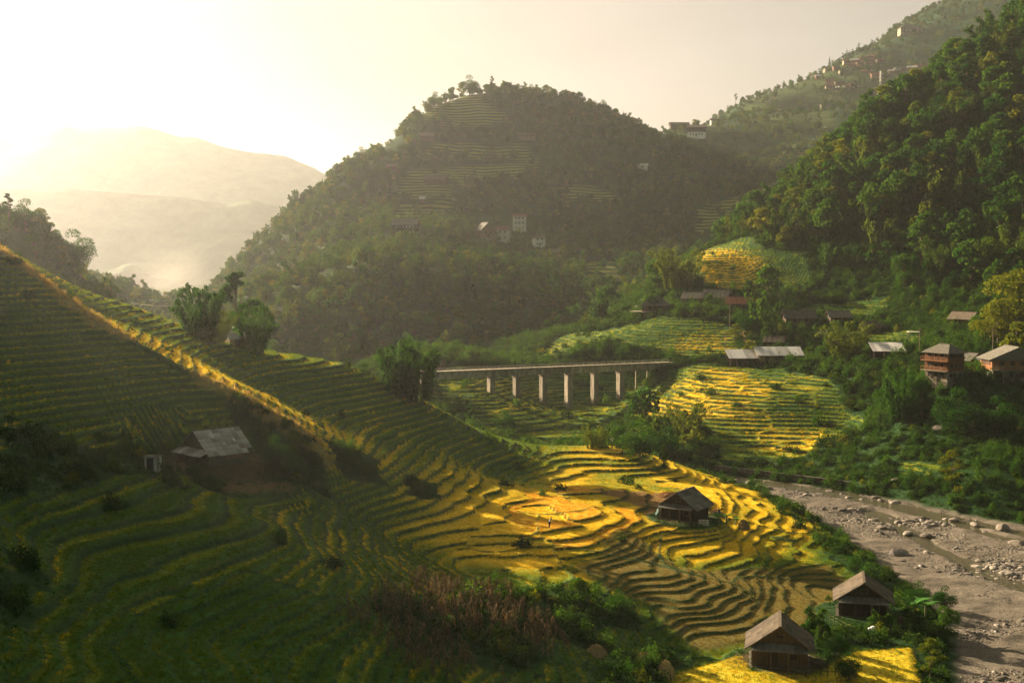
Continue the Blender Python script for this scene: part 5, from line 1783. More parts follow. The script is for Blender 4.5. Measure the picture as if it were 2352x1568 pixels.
tin_shed(1704, 841, 'open timber stall under a shining tin roof, left of the ochre shed', R(4), 8.6, 4.2, 2.9, 4.6, 'wood_dark', True, 5)
tin_shed(1788, 832, 'long ochre-walled shed with a shining tin roof beside the open timber stall', R(2), 13.6, 4.0, 2.6, 4.3, 'ochre', False, 6)
tin_shed(2037, 824, 'open shed with a bright white tin roof left of the balcony house', R(-3), 8.4, 4.4, 2.6, 4.2, 'wood_dark', True, 4)
x, y, z = cast(GRIDS, 2098, 776)
e = thing('shelter', 'flat grey roofed shelter on thin poles on the slope above the open shed', 'shelter', (x, y, z), R(0))
MB().box((0, 0, 1.9), (3.6, 2.2, 0.12)).build('roof', M['tin'], e)
for a in (-1, 1):
    for b in (-1, 1):
        MB().bar((a * 1.6, b * 0.9, -0.8), (a * 1.6, b * 0.9, 1.85), 0.1).build('post', M['wood'], e)
e = village_house(541, 794, 'tiny tan hut with a bright sheet roof at the end of the terraced ridge', R(-62) , 3.0, 3.2, 1.7, 0.9, roof='tin', wall='ochre', wins=1, ox=0.4, oy=0.3, name='field_hut', cat='hut')
village_house(1000, 848, 'brown roofed hut behind the left end of the bridge', Q90 - R(20), 3.4, 5.0, 1.8, 1.8, roof='roof_brown', wins=1, name='field_hut', cat='hut')

# water tanks
for (u, v, s, lab) in ((1462, 715, 1.0, 'white water tank on the deck of the leftmost village house'), (1774, 688, 0.8, 'pale round water tank on the slope behind the village'), (2250, 846, 0.8, 'white water tank beside the two-storey house')):
    x, y, z = cast(GRIDS, u, v)
    e = thing('water_tank', lab, 'water tank', (x, y, z))
    vv, ff = tube([(0, 0, 0.6), (0, 0, 0.75), (0, 0, 1.9), (0, 0, 2.1), (0, 0, 2.2)], [0.05, 0.6 * s, 0.6 * s, 0.45 * s, 0.05], 12)
    link(bpy.data.objects.new('tank', mesh_np('tank', vv, ff, [M['white']])), e)
    for a in range(3):
        MB().bar((0.4 * math.cos(a * 2.1), 0.4 * math.sin(a * 2.1), -0.8), (0.4 * math.cos(a * 2.1), 0.4 * math.sin(a * 2.1), 0.75), 0.08).build('leg', M['steel'], e)

# ------------------------------------------------------------------ houses on the middle hill and the far ridge
village_house(933, 541, 'long dark building with a row of small white windows on the middle hill', Q90 - R(5), 9, 14, 3.2, 3.2, roof='roof_grey', wall='wood_dark', storeys=2, wins=6, wmat='white')
village_house(1114, 545, 'tan gabled building left of the white balconied one on the middle hill', R(25), 9, 10, 5.0, 4.2, roof='roof_grey', wall='brick', wins=2)
e = village_house(1152, 553, 'white two-storey building with balconies on the middle hill', Q90 - R(12), 7, 11, 3.4, 2.2, roof='roof_red', wall='plaster', storeys=2, hip=2.5, wins=3, deck=('right', 1.2, 3.4, 'plaster'))
e = village_house(1193, 529, 'white three-storey house with red balconies above the white balconied building', Q90, 6, 8.5, 3.0, 1.4, roof='roof_red', wall='plaster', storeys=3, wins=3, deck=('right', 1.2, 3.0, 'brick'))
village_house(1238, 566, 'small white house standing alone right of the white buildings on the middle hill', Q90 + R(10), 5, 7, 2.8, 1.4, roof='roof_grey', wall='plaster', storeys=2, wins=2, deck=('right', 1.0, 2.7, 'plaster'))
village_house(1268, 587, 'low grey roofed house lowest in the trees on the middle hill', Q90, 5, 10, 2.6, 1.4, roof='roof_grey', wall='brick', wins=2)
village_house(1000, 420, 'wide pale roofed house among the upper terraces of the middle hill', Q90 - R(8), 8, 15, 2.6, 3.0, roof='roof_brown', wall='wood', wins=3)
village_house(977, 463, 'small shed with a bright tin roof below the wide pale roofed house', Q90, 4.5, 7, 2.0, 1.5, roof='tin', wall='wood', wins=1)
village_house(980, 320, 'long low roofed house high on the left shoulder of the middle hill', Q90 - R(10), 7, 12, 2.4, 2.4, roof='roof_brown', wins=2)
village_house(893, 330, 'long dark roofed building on the left skyline of the middle hill', Q90 - R(15), 7, 13, 2.4, 2.2, roof='roof_brown', wins=2)
village_house(1210, 318, 'pale low roofed house high on the front of the middle hill', Q90, 6, 13, 2.2, 1.8, roof='roof_brown', wins=3)
village_house(905, 390, 'faint roofed hut on the left flank of the middle hill', Q90 - R(10), 5, 9, 2.2, 2.0, roof='roof_brown', wins=2)
village_house(1475, 387, 'white roofed hut on the right flank of the middle hill', Q90, 4, 7.5, 2.2, 1.2, roof='tin', wall='plaster', wins=1)
village_house(1600, 316, 'large building with a white base and open upper gallery on the saddle', Q90 - R(12), 12, 17, 4.5, 2.6, roof='roof_brown', wall='wood_dark', lower='plaster', storeys=2, wins=5)
village_house(1560, 294, 'low dark roofed house left of the large building on the saddle', Q90, 8, 18, 3.0, 2.2, roof='roof_brown', wins=3)
village_house(1648, 284, 'low pale house right of the large building on the saddle', Q90, 7, 14, 3.0, 2.0, roof='roof_brown', wall='plaster', wins=3)
village_house(2086, 80, 'pale layered building crowning the top of the far right ridge', Q90, 14, 24, 4.0, 5.0, roof='roof_grey', wall='concrete', storeys=2, hip=7.0, wins=4)
village_house(2012, 178, 'house with an orange-red roof in the far ridge village', Q90, 8, 13, 3.2, 3.4, roof='roof_red', wall='brick', wins=3)
gr = random.Random(5)
far_n = {}
FARV = [(1945, 142), (1962, 140), (1980, 136), (2000, 132), (1955, 152), (1975, 148), (1995, 146), (2020, 140), (1900, 160), (1920, 156), (1935, 165), (1905, 188), (1925, 192), (1945, 200), (1960, 196), (1930, 204), (1905, 200),
        (2052, 165), (2066, 163), (2080, 160), (2095, 158), (2110, 153), (2130, 149), (1995, 212), (2010, 210), (1730, 214), (1745, 212), (1880, 176), (1990, 165), (1895, 245)]
for i, (u, v) in enumerate(sorted(FARV)):
    wl = gr.choice(['concrete', 'brick', 'wood', 'concrete', 'brick'])
    rf = gr.choice(['roof_grey', 'roof_brown', 'roof_red', 'tin'])
    ww = {'concrete': 'grey walled', 'brick': 'brick walled', 'wood': 'wooden', 'ochre': 'yellow walled'}[wl]
    rr = {'roof_grey': 'grey roof', 'roof_brown': 'brown roof', 'roof_red': 'red roof', 'tin': 'tin roof'}[rf]
    far_n[(ww, rr)] = far_n.get((ww, rr), -1) + 1
    village_house(u, v + 4, '%s house with a %s on the far ridge, %s such from the left' % (ww, rr, ORD[far_n[(ww, rr)]]), Q90 + gr.uniform(-0.4, 0.4), gr.uniform(5, 7), gr.uniform(8, 14), gr.uniform(2.2, 4), gr.uniform(1.5, 2.5),
                  roof=rf, wall=wl, wins=2, group='houses of the far ridge village')

# ------------------------------------------------------------------ bridge
bx = Vector(P(975, 852, 359)); ex = Vector(P(1604, 829, 399))
bz = 0.5 * (bx.z + ex.z) + 0.1
A0 = Vector((bx.x, bx.y, bz)); B0 = Vector((ex.x, ex.y, bz))
d = (B0 - A0); Lb = d.length; rb = math.atan2(d.y, d.x)
e = thing('footbridge', 'long grey concrete bridge on tall piers across the side valley', 'bridge', A0, rb)
piers_u = [1128, 1187, 1248, 1306, 1366, 1425]
def along(u):
    rx, ry, rz = ray(u, 840)
    # crossing of the view line with the bridge line, in plan
    t = (A0.x - rx * A0.y) / (rx * (d.y) - d.x) * 1.0
    return t * Lb
cuts = [0.0] + [along(u) for u in piers_u] + [along(1505), Lb]
for a, b in zip(cuts[:-1], cuts[1:]):
    MB().box(((a + b) / 2, -1.0, -1.35), (b - a - 0.06, 0.35, 1.9)).box(((a + b) / 2, 1.0, -1.35), (b - a - 0.06, 0.35, 1.9)).build('girder', M['concrete'], e)
    MB().box(((a + b) / 2, 0, -0.26), (b - a - 0.04, 3.0, 0.28)).build('deck_slab', M['concrete'], e)
for i, u in enumerate(piers_u):
    s = cuts[i + 1]
    wp = A0 + d * (s / Lb)
    g0 = float(near_grid.look(wp.x, wp.y))
    h = bz - 2.75 - g0 + 1.5
    pr = MB().box((s, 0, -2.75 - h / 2), (1.3, 2.0, h)).box((s - 0.75, 0, -2.75 - h / 2), (0.2, 2.3, h)).box((s + 0.75, 0, -2.75 - h / 2), (0.2, 2.3, h)).build('pier', M['concrete'], e)
    MB().box((s, 0, -2.52), (2.1, 2.9, 0.42)).build('pier_cap', M['concrete'], pr)
for u in (1461, 1487, 1541):
    s = along(u)
    wp = A0 + d * (s / Lb); g0 = float(near_grid.look(wp.x, wp.y)); h = bz - 2.3 - g0 + 1
    MB().box((s, 0, -2.3 - h / 2), (0.4, 0.4, h)).build('thin_pier', M['concrete'], e)
n = int(Lb / 2.4)
for i in range(n + 1):
    for s in (-1.35, 1.35):
        MB().box((i * Lb / n, s, 0.25), (0.12, 0.12, 0.75)).build('rail_post', M['concrete'], e)
for s in (-1.35, 1.35):
    MB().box((Lb / 2, s, 0.62), (Lb, 0.07, 0.07)).build('hand_rail', M['steel'], e)

for s_, zz in ((-0.6, 0), (Lb + 0.6, 0)):
    MB().box((s_, 0, -2.2), (2.2, 3.6, 4.6)).build('abutment', M['masonry'], e)

# ------------------------------------------------------------------ yard things by the near huts
def woodpile(u, v, rz, n, label):
    x, y, z = cast(GRIDS, u, v)
    e = thing('woodpile', label, 'woodpile', (x, y, z), rz)
    g = random.Random(u)
    lv, lf = tube([(0, -0.5, 0), (0, 0.5, 0)], [0.085, 0.08], 7)
    for k in range(n):
        row, c = divmod(k, 9)
        me = mesh_np('log', lv * np.array([g.uniform(.8, 1.2), g.uniform(.85, 1.1), g.uniform(.8, 1.2)]), lf, [M['wood' if g.random() < .6 else 'roof_brown']])
        o = link(bpy.data.objects.new('log', me), e)
        o.location = (-0.72 + 0.18 * c + 0.09 * (row % 2), g.uniform(-.05, .05), 0.10 + 0.15 * row)


woodpile(1882, 1532, R(20), 36, 'stacked firewood at the right corner of the nearest hut')
woodpile(2062, 1428, R(5), 36, 'stacked firewood right of the hut by the gravel river')
woodpile(470, 1092, R(-30), 27, 'low stack of firewood in front of the farmhouse')
for (u, v, rz, n, lab) in ((1905, 1428, R(-70), 7, 'bamboo rail fence left of the hut by the gravel river'), (700, 1110, R(30), 8, 'bamboo rail fence at the edge of the farmhouse yard'), (1850, 1547, R(8), 6, 'bamboo rail fence in front of the nearest hut')):
    x, y, z = cast(GRIDS, u, v)
    e = thing('rail_fence', lab, 'fence', (x, y, z), rz)
    for k in range(n):
        px = k * 0.9; wx_ = x + px * math.cos(rz); wy_ = y + px * math.sin(rz)
        dz = float(near_grid.look(wx_, wy_)) - z
        MB().bar((px, 0, dz - 0.4), (px + 0.04, 0, dz + 1.05), 0.08).build('post', M['culm'], e)
        if k < n - 1:
            q = px + 0.9; dz2 = float(near_grid.look(x + q * math.cos(rz), y + q * math.sin(rz))) - z
            for hh in (0.45, 0.9):
                MB().bar((px, 0.05, dz + hh), (q, 0.05, dz2 + hh), 0.05).build('rail', M['culm'], e)

# ------------------------------------------------------------------ river: stones, boulders, wall
def stone_mesh(name, seed, mat, sub=2):
    bm = bmesh.new()
    bmesh.ops.create_icosphere(bm, subdivisions=sub, radius=0.5)
    g = np.random.default_rng(seed)
    pl = [(rand_unit(1, g)[0], 0.30 + 0.14 * g.random()) for _ in range(9)]
    for v in bm.verts:
        p = np.array(v.co)
        for nrm, dd in pl:
            q = p @ nrm
            if q > dd:
                p = p - nrm * (q - dd) * 0.9
        p *= np.array([1.25, 0.95, 0.62])
        v.co = p
    me = bpy.data.meshes.new(name)
    bm.to_mesh(me); bm.free()
    me.materials.append(M[mat])
    return me


xs_, ys_ = spread(28, 150, 110, 285, 8.0)
sd_ = near_of(xs_, ys_, sd_river); bd_ = near_of(xs_, ys_, bed)
dn = 0.75 + 0.9 * np.clip(fbm(xs_ / 16, ys_ / 9, 201, 3) + 0.15, 0, 1) + 0.5 * sstep(0.15, -0.2, bd_) * sstep(45, 80, xs_)
k = (sd_ > 0.3) & inwedge(xs_, ys_, 4) & (rng.random(len(xs_)) < dn)
xs_, ys_ = xs_[k], ys_[k]
dn2 = np.clip(fbm(xs_ / 16, ys_ / 9, 201, 3) + 0.5, 0.2, 1.2) * (0.6 + 0.9 * sstep(50, 85, xs_))
ss_ = np.exp(rng.normal(-1.15, 0.52, len(xs_))) * dn2 * 0.95
zs_ = near_grid.look(xs_, ys_)
zs_ = np.maximum(zs_, -0.25)
big = np.argsort(-ss_ / ys_)[:270]
rest = np.setdiff1d(np.arange(len(xs_)), big)
stone_protos = [bpy.data.objects.new('pebble', stone_mesh('pebble', 300 + i, m, 1)) for i, m in enumerate(['stone', 'stone_pale', 'stone', 'stone_dark'])]
instancer('river_pebbles', 'small stones and pebbles covering the gravel bars of the river', 'pebbles', np.stack([xs_, ys_, zs_], 1)[rest], rng.choice(4, len(rest), p=[.4, .3, .2, .1]), rng.random(len(rest)) * 6.28,
          np.minimum(ss_[rest], 1.2), stone_protos, 0.1)
print('stones', len(xs_))
st_m = [stone_mesh('boulder', 400 + i, m) for i, m in enumerate(['stone', 'stone_pale', 'stone', 'stone_dark', 'stone_pale', 'stone'])]


def boulder(x, y, z, s, k, label, group=None):
    o = link(bpy.data.objects.new('boulder', st_m[k]))
    o.location = (x, y, z); o.rotation_euler = (random.uniform(-.15, .15), random.uniform(-.15, .15), random.uniform(0, 6.28))
    o.scale = (s * random.uniform(.85, 1.25), s, s * random.uniform(.8, 1.15))
    return tag(o, label, 'boulder', group)


for i in big:
    k = int(rng.choice(6))
    tone = ['brown', 'pale', 'brown', 'wet dark', 'pale', 'brown'][k]
    wet = 'in shallow water' if near_of(xs_[i:i + 1], ys_[i:i + 1], bed)[0] < 0.02 else 'on the gravel bar'
    zone_ = 'towards the river bend' if ys_[i] > 215 else 'in mid river bed' if ys_[i] > 175 else 'near the frame corner'
    big_ = 'large' if ss_[i] > 0.8 else 'small'
    lab = '%s %s boulder %s %s' % (big_, tone, wet, zone_)
    boulder(xs_[i], ys_[i], zs_[i] + 0.02, min(ss_[i] * 1.3, 2.4), k, lab, lab)
for (u, v, s, k, lab) in [(2065, 1272, 3.2, 3, 'large dark boulder alone on the near gravel bar'), (2118, 1300, 1.3, 3, 'dark rock on the gravel below the large dark boulder'), (2085, 1225, 2.0, 1, 'flat pale slab at the far edge of the gravel'),
                          (2130, 1232, 2.2, 0, 'brown rock at the water edge right of the flat pale slab'), (1672, 1112, 2.0, 1, 'pale boulder leftmost in the group at the river bend'), (1690, 1108, 2.6, 0, 'brown boulder second in the group at the river bend'),
                          (1705, 1116, 2.0, 4, 'pale low boulder in front of the group at the river bend'), (1722, 1112, 2.8, 2, 'largest brown boulder of the group at the river bend'), (1742, 1118, 2.2, 0, 'brown boulder at the right of the group at the river bend'),
                          (1765, 1122, 1.8, 1, 'pale flat boulder rightmost in the group at the river bend'), (2305, 1215, 3.0, 0, 'big brown boulder near the far bank at the right edge'), (2335, 1250, 3.0, 2, 'big rounded boulder in the water at the right edge'),
                          (2240, 1205, 1.8, 1, 'pale boulder at the foot of the far bank'), (2190, 1195, 1.8, 5, 'brown boulder at the foot of the far bank bushes')]:
    x, y, z = P(u, v, z=0.2)
    boulder(x, y, 0.25, s, k, lab)

# stone wall holding the far bank
wall_pts = [P(u, v, z=0.3) for u, v in ((1640, 1084), (1720, 1094), (1800, 1104), (1880, 1114), (1955, 1124))]
e = thing('retaining_wall', 'long low stone wall holding the far bank at the river bend', 'wall', (wall_pts[0][0], wall_pts[0][1], 0))
gw = random.Random(9)
p0 = Vector(wall_pts[0])
stone_b = [MB().box((0, 0, 0), (1.0, 0.55, 0.42)).mesh('stone', M['masonry']), MB().box((0, 0, 0), (1.3, 0.6, 0.42)).mesh('stone', M['masonry'])]
for a, b in zip(wall_pts[:-1], wall_pts[1:]):
    a = Vector((a[0], a[1], 0)) + Vector((0.6, 1.6, 0)); b = Vector((b[0], b[1], 0)) + Vector((0.6, 1.6, 0))
    dd = b - a; rz = math.atan2(dd.y, dd.x)
    m = (a + b) / 2
    MB().box((m.x - p0.x, m.y - p0.y + 0.3, 0.55), (dd.length, 0.5, 2.3), rz).build('wall_core', M['masonry'], e)
    n = int(dd.length / 2.1)
    for i in range(n):
        for r in range(3):
            q = a + dd * ((i + 0.5 + 0.5 * (r % 2)) / n)
            o = link(bpy.data.objects.new('stone', stone_b[(i + r) % 2]), e)
            o.location = (q.x - p0.x + gw.uniform(-.05, .05), q.y - p0.y - 0.05 + gw.uniform(-.08, .05), 0.2 + r * 0.62 + gw.uniform(-.04, .04))
            o.rotation_euler = (0, gw.uniform(-.05, .05), rz + gw.uniform(-.05, .05)); o.scale = (gw.uniform(1.4, 1.85), 1, gw.uniform(1.1, 1.4))

# ------------------------------------------------------------------ pylons, poles, cables
def pylon(u, v, h, w, label):
    x, y, z = cast(GRIDS, u, v, d1=2250)
    e = thing('pylon', label, 'pylon', (x, y, z), 0.3)
    legs = []
    lv = [0, .2, .38, .54, .68, .8, .9, 1.0]
    hw = lambda t: w / 2 * (1 - 0.86 * min(1, t / 0.68)) if t < .68 else w / 2 * 0.14
    for sx in (-1, 1):
        for sy in (-1, 1):
            m = MB()
            for a, b in zip(lv[:-1], lv[1:]):
                m.bar((sx * hw(a), sy * hw(a), a * h), (sx * hw(b), sy * hw(b), b * h), h * 0.011)
            m.build('leg', M['steel'], e)
    m = MB()
    for a, b in zip(lv[:-1], lv[1:]):
        for s in (-1, 1):
            m.bar((-hw(a), s * hw(a), a * h), (hw(b), s * hw(b), b * h), h * 0.006); m.bar((hw(a), s * hw(a), a * h), (-hw(b), s * hw(b), b * h), h * 0.006)
            m.bar((s * hw(a), -hw(a), a * h), (s * hw(b), hw(b), b * h), h * 0.006)
            m.bar((-hw(b), s * hw(b), b * h), (hw(b), s * hw(b), b * h), h * 0.006)
    m.build('bracing', M['steel'], e)
    for t, l in ((.70, .22), (.80, .18), (.90, .15)):
        MB().bar((-l * h / 2, 0, t * h), (l * h / 2, 0, t * h), h * 0.008).bar((-l * h / 2, 0, t * h), (0, 0, (t + .05) * h), h * 0.005).bar((l * h / 2, 0, t * h), (0, 0, (t + .05) * h), h * 0.005).build('cross_arm', M['steel'], e)
    return e


pylon(2022, 244, 34, 8.5, 'steel lattice pylon on the ridge in front of the far right village')
pylon(1500, 296, 22, 4, 'thin lattice mast on the saddle right of the middle hill')
for (u, v, h, lean, lab) in [(1676, 760, 9, 0, 'wooden utility pole below the red roofed house'), (1667, 822, 8, 0, 'utility pole in the terraces left of the tin roofed sheds'), (2112, 818, 8, 0, 'utility pole behind the open white roofed shed'),
                             (2280, 820, 8, 0, 'utility pole behind the two-storey house'), (1905, 808, 5, 0, 'short pole by the bamboo clump in the village'),
                             (88, 1212, 3.0, 0.02, 'leftmost thin stake in the dark terraces'), (316, 1222, 2.0, -0.03, 'thin stake below the farmhouse terraces'), (500, 1265, 3.2, 0.25, 'leaning bamboo stake in the dark terraces'), (676, 1252, 2.4, 0, 'pale upright stake nearest the golden terraces')]:
    x, y, z = cast(GRIDS, u, v)
    m = MB().bar((0, 0, -0.5), (-lean * h, 0, h), 0.20 if h > 4 else 0.07)
    if h > 6:
        m.bar((-0.8, 0, h - 0.6), (0.8, 0, h - 0.6), 0.12)
    o = m.build('pole' if h > 4 else 'stake', M['wood'] if h > 4 else M['culm'])
    o.location = (x, y, z); tag(o, lab, 'pole' if h > 4 else 'stake')


def cable(a, b, sag, w, label, m='dark'):
    a = Vector(a); b = Vector(b)
    pts = [a.lerp(b, t) - Vector((0, 0, sag * 4 * t * (1 - t))) for t in np.linspace(0, 1, 16)]
    vv, ff = tube([tuple(p) for p in pts], [w] * 16, 4)
    o = link(bpy.data.objects.new('cable', mesh_np('cable', vv, ff, [M[m]])))
    tag(o, label, 'cable')


cable(P(300, 696, 300), P(455, 700, 262), 0.5, 0.02, 'dark cable strung across the gap to the bamboo clumps')
cable(P(340, 688, 300), P(462, 672, 262), 0.8, 0.012, 'thin cable above the main one across the gap')
cable(P(1556, 705, 436), P(1672, 748, 425), 2.0, 0.09, 'pale sagging pipe running down the village slope', 'bamboo_wall')
cable(P(1612, 706, 436), P(1672, 742, 425), 1.4, 0.09, 'second pale pipe sagging to the utility pole', 'bamboo_wall')
cable(P(1780, 248, 1300), P(1930, 283, 1250), 3.0, 0.7, 'pale dirt track curving across the far slope', 'straw')

# ------------------------------------------------------------------ path in the village
def path_strip(pts, w, label, m='earth'):
    P3 = [cast(GRIDS, u, v) for u, v in pts]
    fine = []
    for a, b in zip(P3[:-1], P3[1:]):
        for t in np.linspace(0, 1, 6)[:-1]:
            fine.append((a[0] + (b[0] - a[0]) * t, a[1] + (b[1] - a[1]) * t))
    fine.append(P3[-1][:2])
    f = np.array(fine); dd = np.gradient(f, axis=0); dd /= np.linalg.norm(dd, axis=1)[:, None]
    nn = np.stack([-dd[:, 1], dd[:, 0]], 1)
    vv = []
    for p, n_ in zip(f, nn):
        for s in (-1, 0, 1):
            q = p + n_ * s * w / 2
            vv.append((q[0], q[1], float(ground_z(np.array([q[0]]), np.array([q[1]]))[0]) + 0.12))
    k = len(f)
    ff = [(3 * i + j, 3 * i + j + 1, 3 * i + j + 4, 3 * i + j + 3) for i in range(k - 1) for j in (0, 1)]
    o = link(bpy.data.objects.new('path', mesh_np('path', np.array(vv), np.array(ff), [M[m]], True)))
    tag(o, label, 'path', kind='structure')


path_strip([(1758, 742), (1738, 752), (1712, 762), (1708, 772), (1716, 782), (1708, 790)], 1.6, 'winding pale footpath down the village slope')
path_strip([(1745, 698), (1752, 712), (1760, 722)], 1.4, 'short pale footpath behind the red roofed house')

# ------------------------------------------------------------------ round the middle hut
def banana(u, v, h, label, n=8, seed=0):
    x, y, z = cast(GRIDS, u, v)
    e = thing('banana_plant', label, 'banana plant', (x, y, z))
    g = random.Random(seed)
    vv, ff = tube([(0, 0, -0.2), (0, 0, h * 0.35), (0, 0, h * 0.55)], [0.16, 0.12, 0.07], 6)
    link(bpy.data.objects.new('stem', mesh_np('stem', vv, ff, [M['culm']])), e)
    for i in range(n):
        a = i * 2.4 + g.uniform(-.3, .3)
        l = h * g.uniform(0.5, 0.75); w = l * 0.15
        up = g.uniform(0.5, 1.3)
        vs = []; ns = 7
        for k in range(ns):
            t = k / (ns - 1)
            r = l * (0.75 * t * math.cos(up * (1 - t) + 0.1)); zz = h * 0.5 + l * (math.sin(up) * t - 0.55 * t * t)
            wd = w * math.sin(math.pi * min(1, 0.12 + 0.88 * t)) + 0.02
            for s in (-1, 0, 1):
                vs.append((r * math.cos(a) - s * wd * math.sin(a), r * math.sin(a) + s * wd * math.cos(a), zz - abs(s) * wd * 0.35))
        fs = [(3 * k + j, 3 * k + j + 1, 3 * k + j + 4, 3 * k + j + 3) for k in range(ns - 1) for j in (0, 1)]
        link(bpy.data.objects.new('leaf', mesh_np('leaf', np.array(vs), np.array(fs), [M['banana']], True)), e)
    return e


banana(2100, 1428, 4.6, 'banana plant with broad upright leaves beside the hut by the river', 9, 1)
banana(2125, 1422, 3.8, 'smaller banana plant right of the broad-leaved one by the river hut', 8, 2)
banana(1650, 1203, 2.4, 'low banana plant against the right side of the middle hut', 8, 3)
banana(1668, 1205, 2.6, 'banana plant in the middle of the garden right of the middle hut', 8, 4)
banana(1690, 1206, 2.0, 'small banana plant at the right end of the hut garden', 7, 5)
x, y, z = cast(GRIDS, 1617, 1207)
e = thing('lattice_fence', 'pale lattice panel standing at the right corner of the middle hut', 'fence', (x, y, z), R(-8))
for i in range(8):
    MB().box((-0.78 + i * 0.222, 0, 0.5), (0.05, 0.04, 1.0)).build('slat', M['white'], e)
for i in range(4):
    MB().box((0, 0.03, 0.08 + i * 0.28), (1.6, 0.03, 0.05)).build('rail', M['white'], e)
x, y, z = cast(GRIDS, 1521, 1182)
vv = []
for i in range(7):
    for j in range(5):
        vv.append((-1.2 + 0.4 * i + 0.1 * random.random(), -0.8 + 0.4 * j, 1.5 * math.sin(math.pi * i / 6) * (0.8 + 0.3 * random.random()) + 0.05))
ff = [(i * 5 + j, (i + 1) * 5 + j, (i + 1) * 5 + j + 1, i * 5 + j + 1) for i in range(6) for j in range(4)]
o = link(bpy.data.objects.new('tarpaulin', mesh_np('tarpaulin', np.array(vv), np.array(ff), [M['tarp']], True)))
o.location = (x, y, z); tag(o, 'crumpled teal tarpaulin heaped against the left wall of the middle hut', 'tarpaulin')


def heap(u, v, w, h, label, m='straw', cat='straw heap', name='straw_heap', seed=0):
    x, y, z = cast(GRIDS, u, v)
    g = np.random.default_rng(seed)
    n = 900
    t = g.random(n); a = g.random(n) * 6.28
    r = w / 2 * np.sqrt(t)
    zz = h * (1 - t) ** 0.7 * (0.85 + 0.25 * g.random(n))
    cen = np.stack([r * np.cos(a), r * np.sin(a), zz], 1)
    nr = np.stack([np.cos(a), np.sin(a), np.full(n, 0.8)], 1) + 0.6 * rand_unit(n, g); nr /= np.linalg.norm(nr, axis=1)[:, None]
    vv, ff = cards(cen, nr, np.full(n, 0.20), g, 3.2)
    o = link(bpy.data.objects.new(name, mesh_np(name, vv, ff, [M[m]])))
    o.location = (x, y, z); tag(o, label, cat)


heap(1370, 1503, 2.4, 0.9, 'pale straw heap lying in the shaded field below the stubble terraces')
heap(1480, 1522, 2.4, 1.0, 'brownish straw heap right of the pale one in the shaded field')
heap(1527, 1548, 2.0, 1.3, 'rounded straw heap at the left edge of the near golden field')
heap(1708, 1214, 1.9, 1.3, 'golden hay heap at the end of the garden by the middle hut')
heap(1640, 1182, 3.6, 0.35, 'flat layer of drying straw behind the two people at the middle hut', seed=3)
heap(1540, 1140, 4.0, 0.5, 'dark brown pile of cut rice straw on the bare field', 'earth', seed=4)
heap(1592, 1134, 2.0, 0.6, 'small pile of cut straw on the bare field', 'straw', seed=5)
for (u, v, s, lab) in ((2003, 1450, 0.55, 'white sack lying behind the near hut'), (2012, 1446, 0.4, 'smaller white sack next to the first one'), (1917, 1505, 0.5, 'white bundle beside the right corner of the nearest hut')):
    x, y, z = cast(GRIDS, u, v)
    bm = bmesh.new(); bmesh.ops.create_icosphere(bm, subdivisions=2, radius=1.0)
    for q in bm.verts:
        q.co.x *= s * (1 + 0.2 * math.sin(3 * q.co.z)); q.co.y *= s * 0.7; q.co.z *= s * (0.8 + 0.15 * math.sin(5 * q.co.x))
    me = bpy.data.meshes.new('sack'); bm.to_mesh(me); bm.free(); me.materials.append(M['white'])
    o = link(bpy.data.objects.new('sack', me)); o.location = (x, y, z + s * 0.5); tag(o, lab, 'sack')
# bare rock by the stream and at the foot of the cliff
for (u, v, s, k, lab) in ((1432, 1020, 6.5, 0, 'bare eroded rock face on the bank above the stream'), (2165, 985, 5.0, 3, 'dark rock outcrop in the bushes below the village'), (2060, 1105, 3.2, 0, 'brown rock half covered by bushes on the far bank')):
    x, y, z = cast(GRIDS, u, v)
    boulder(x, y, z, s, k, lab)


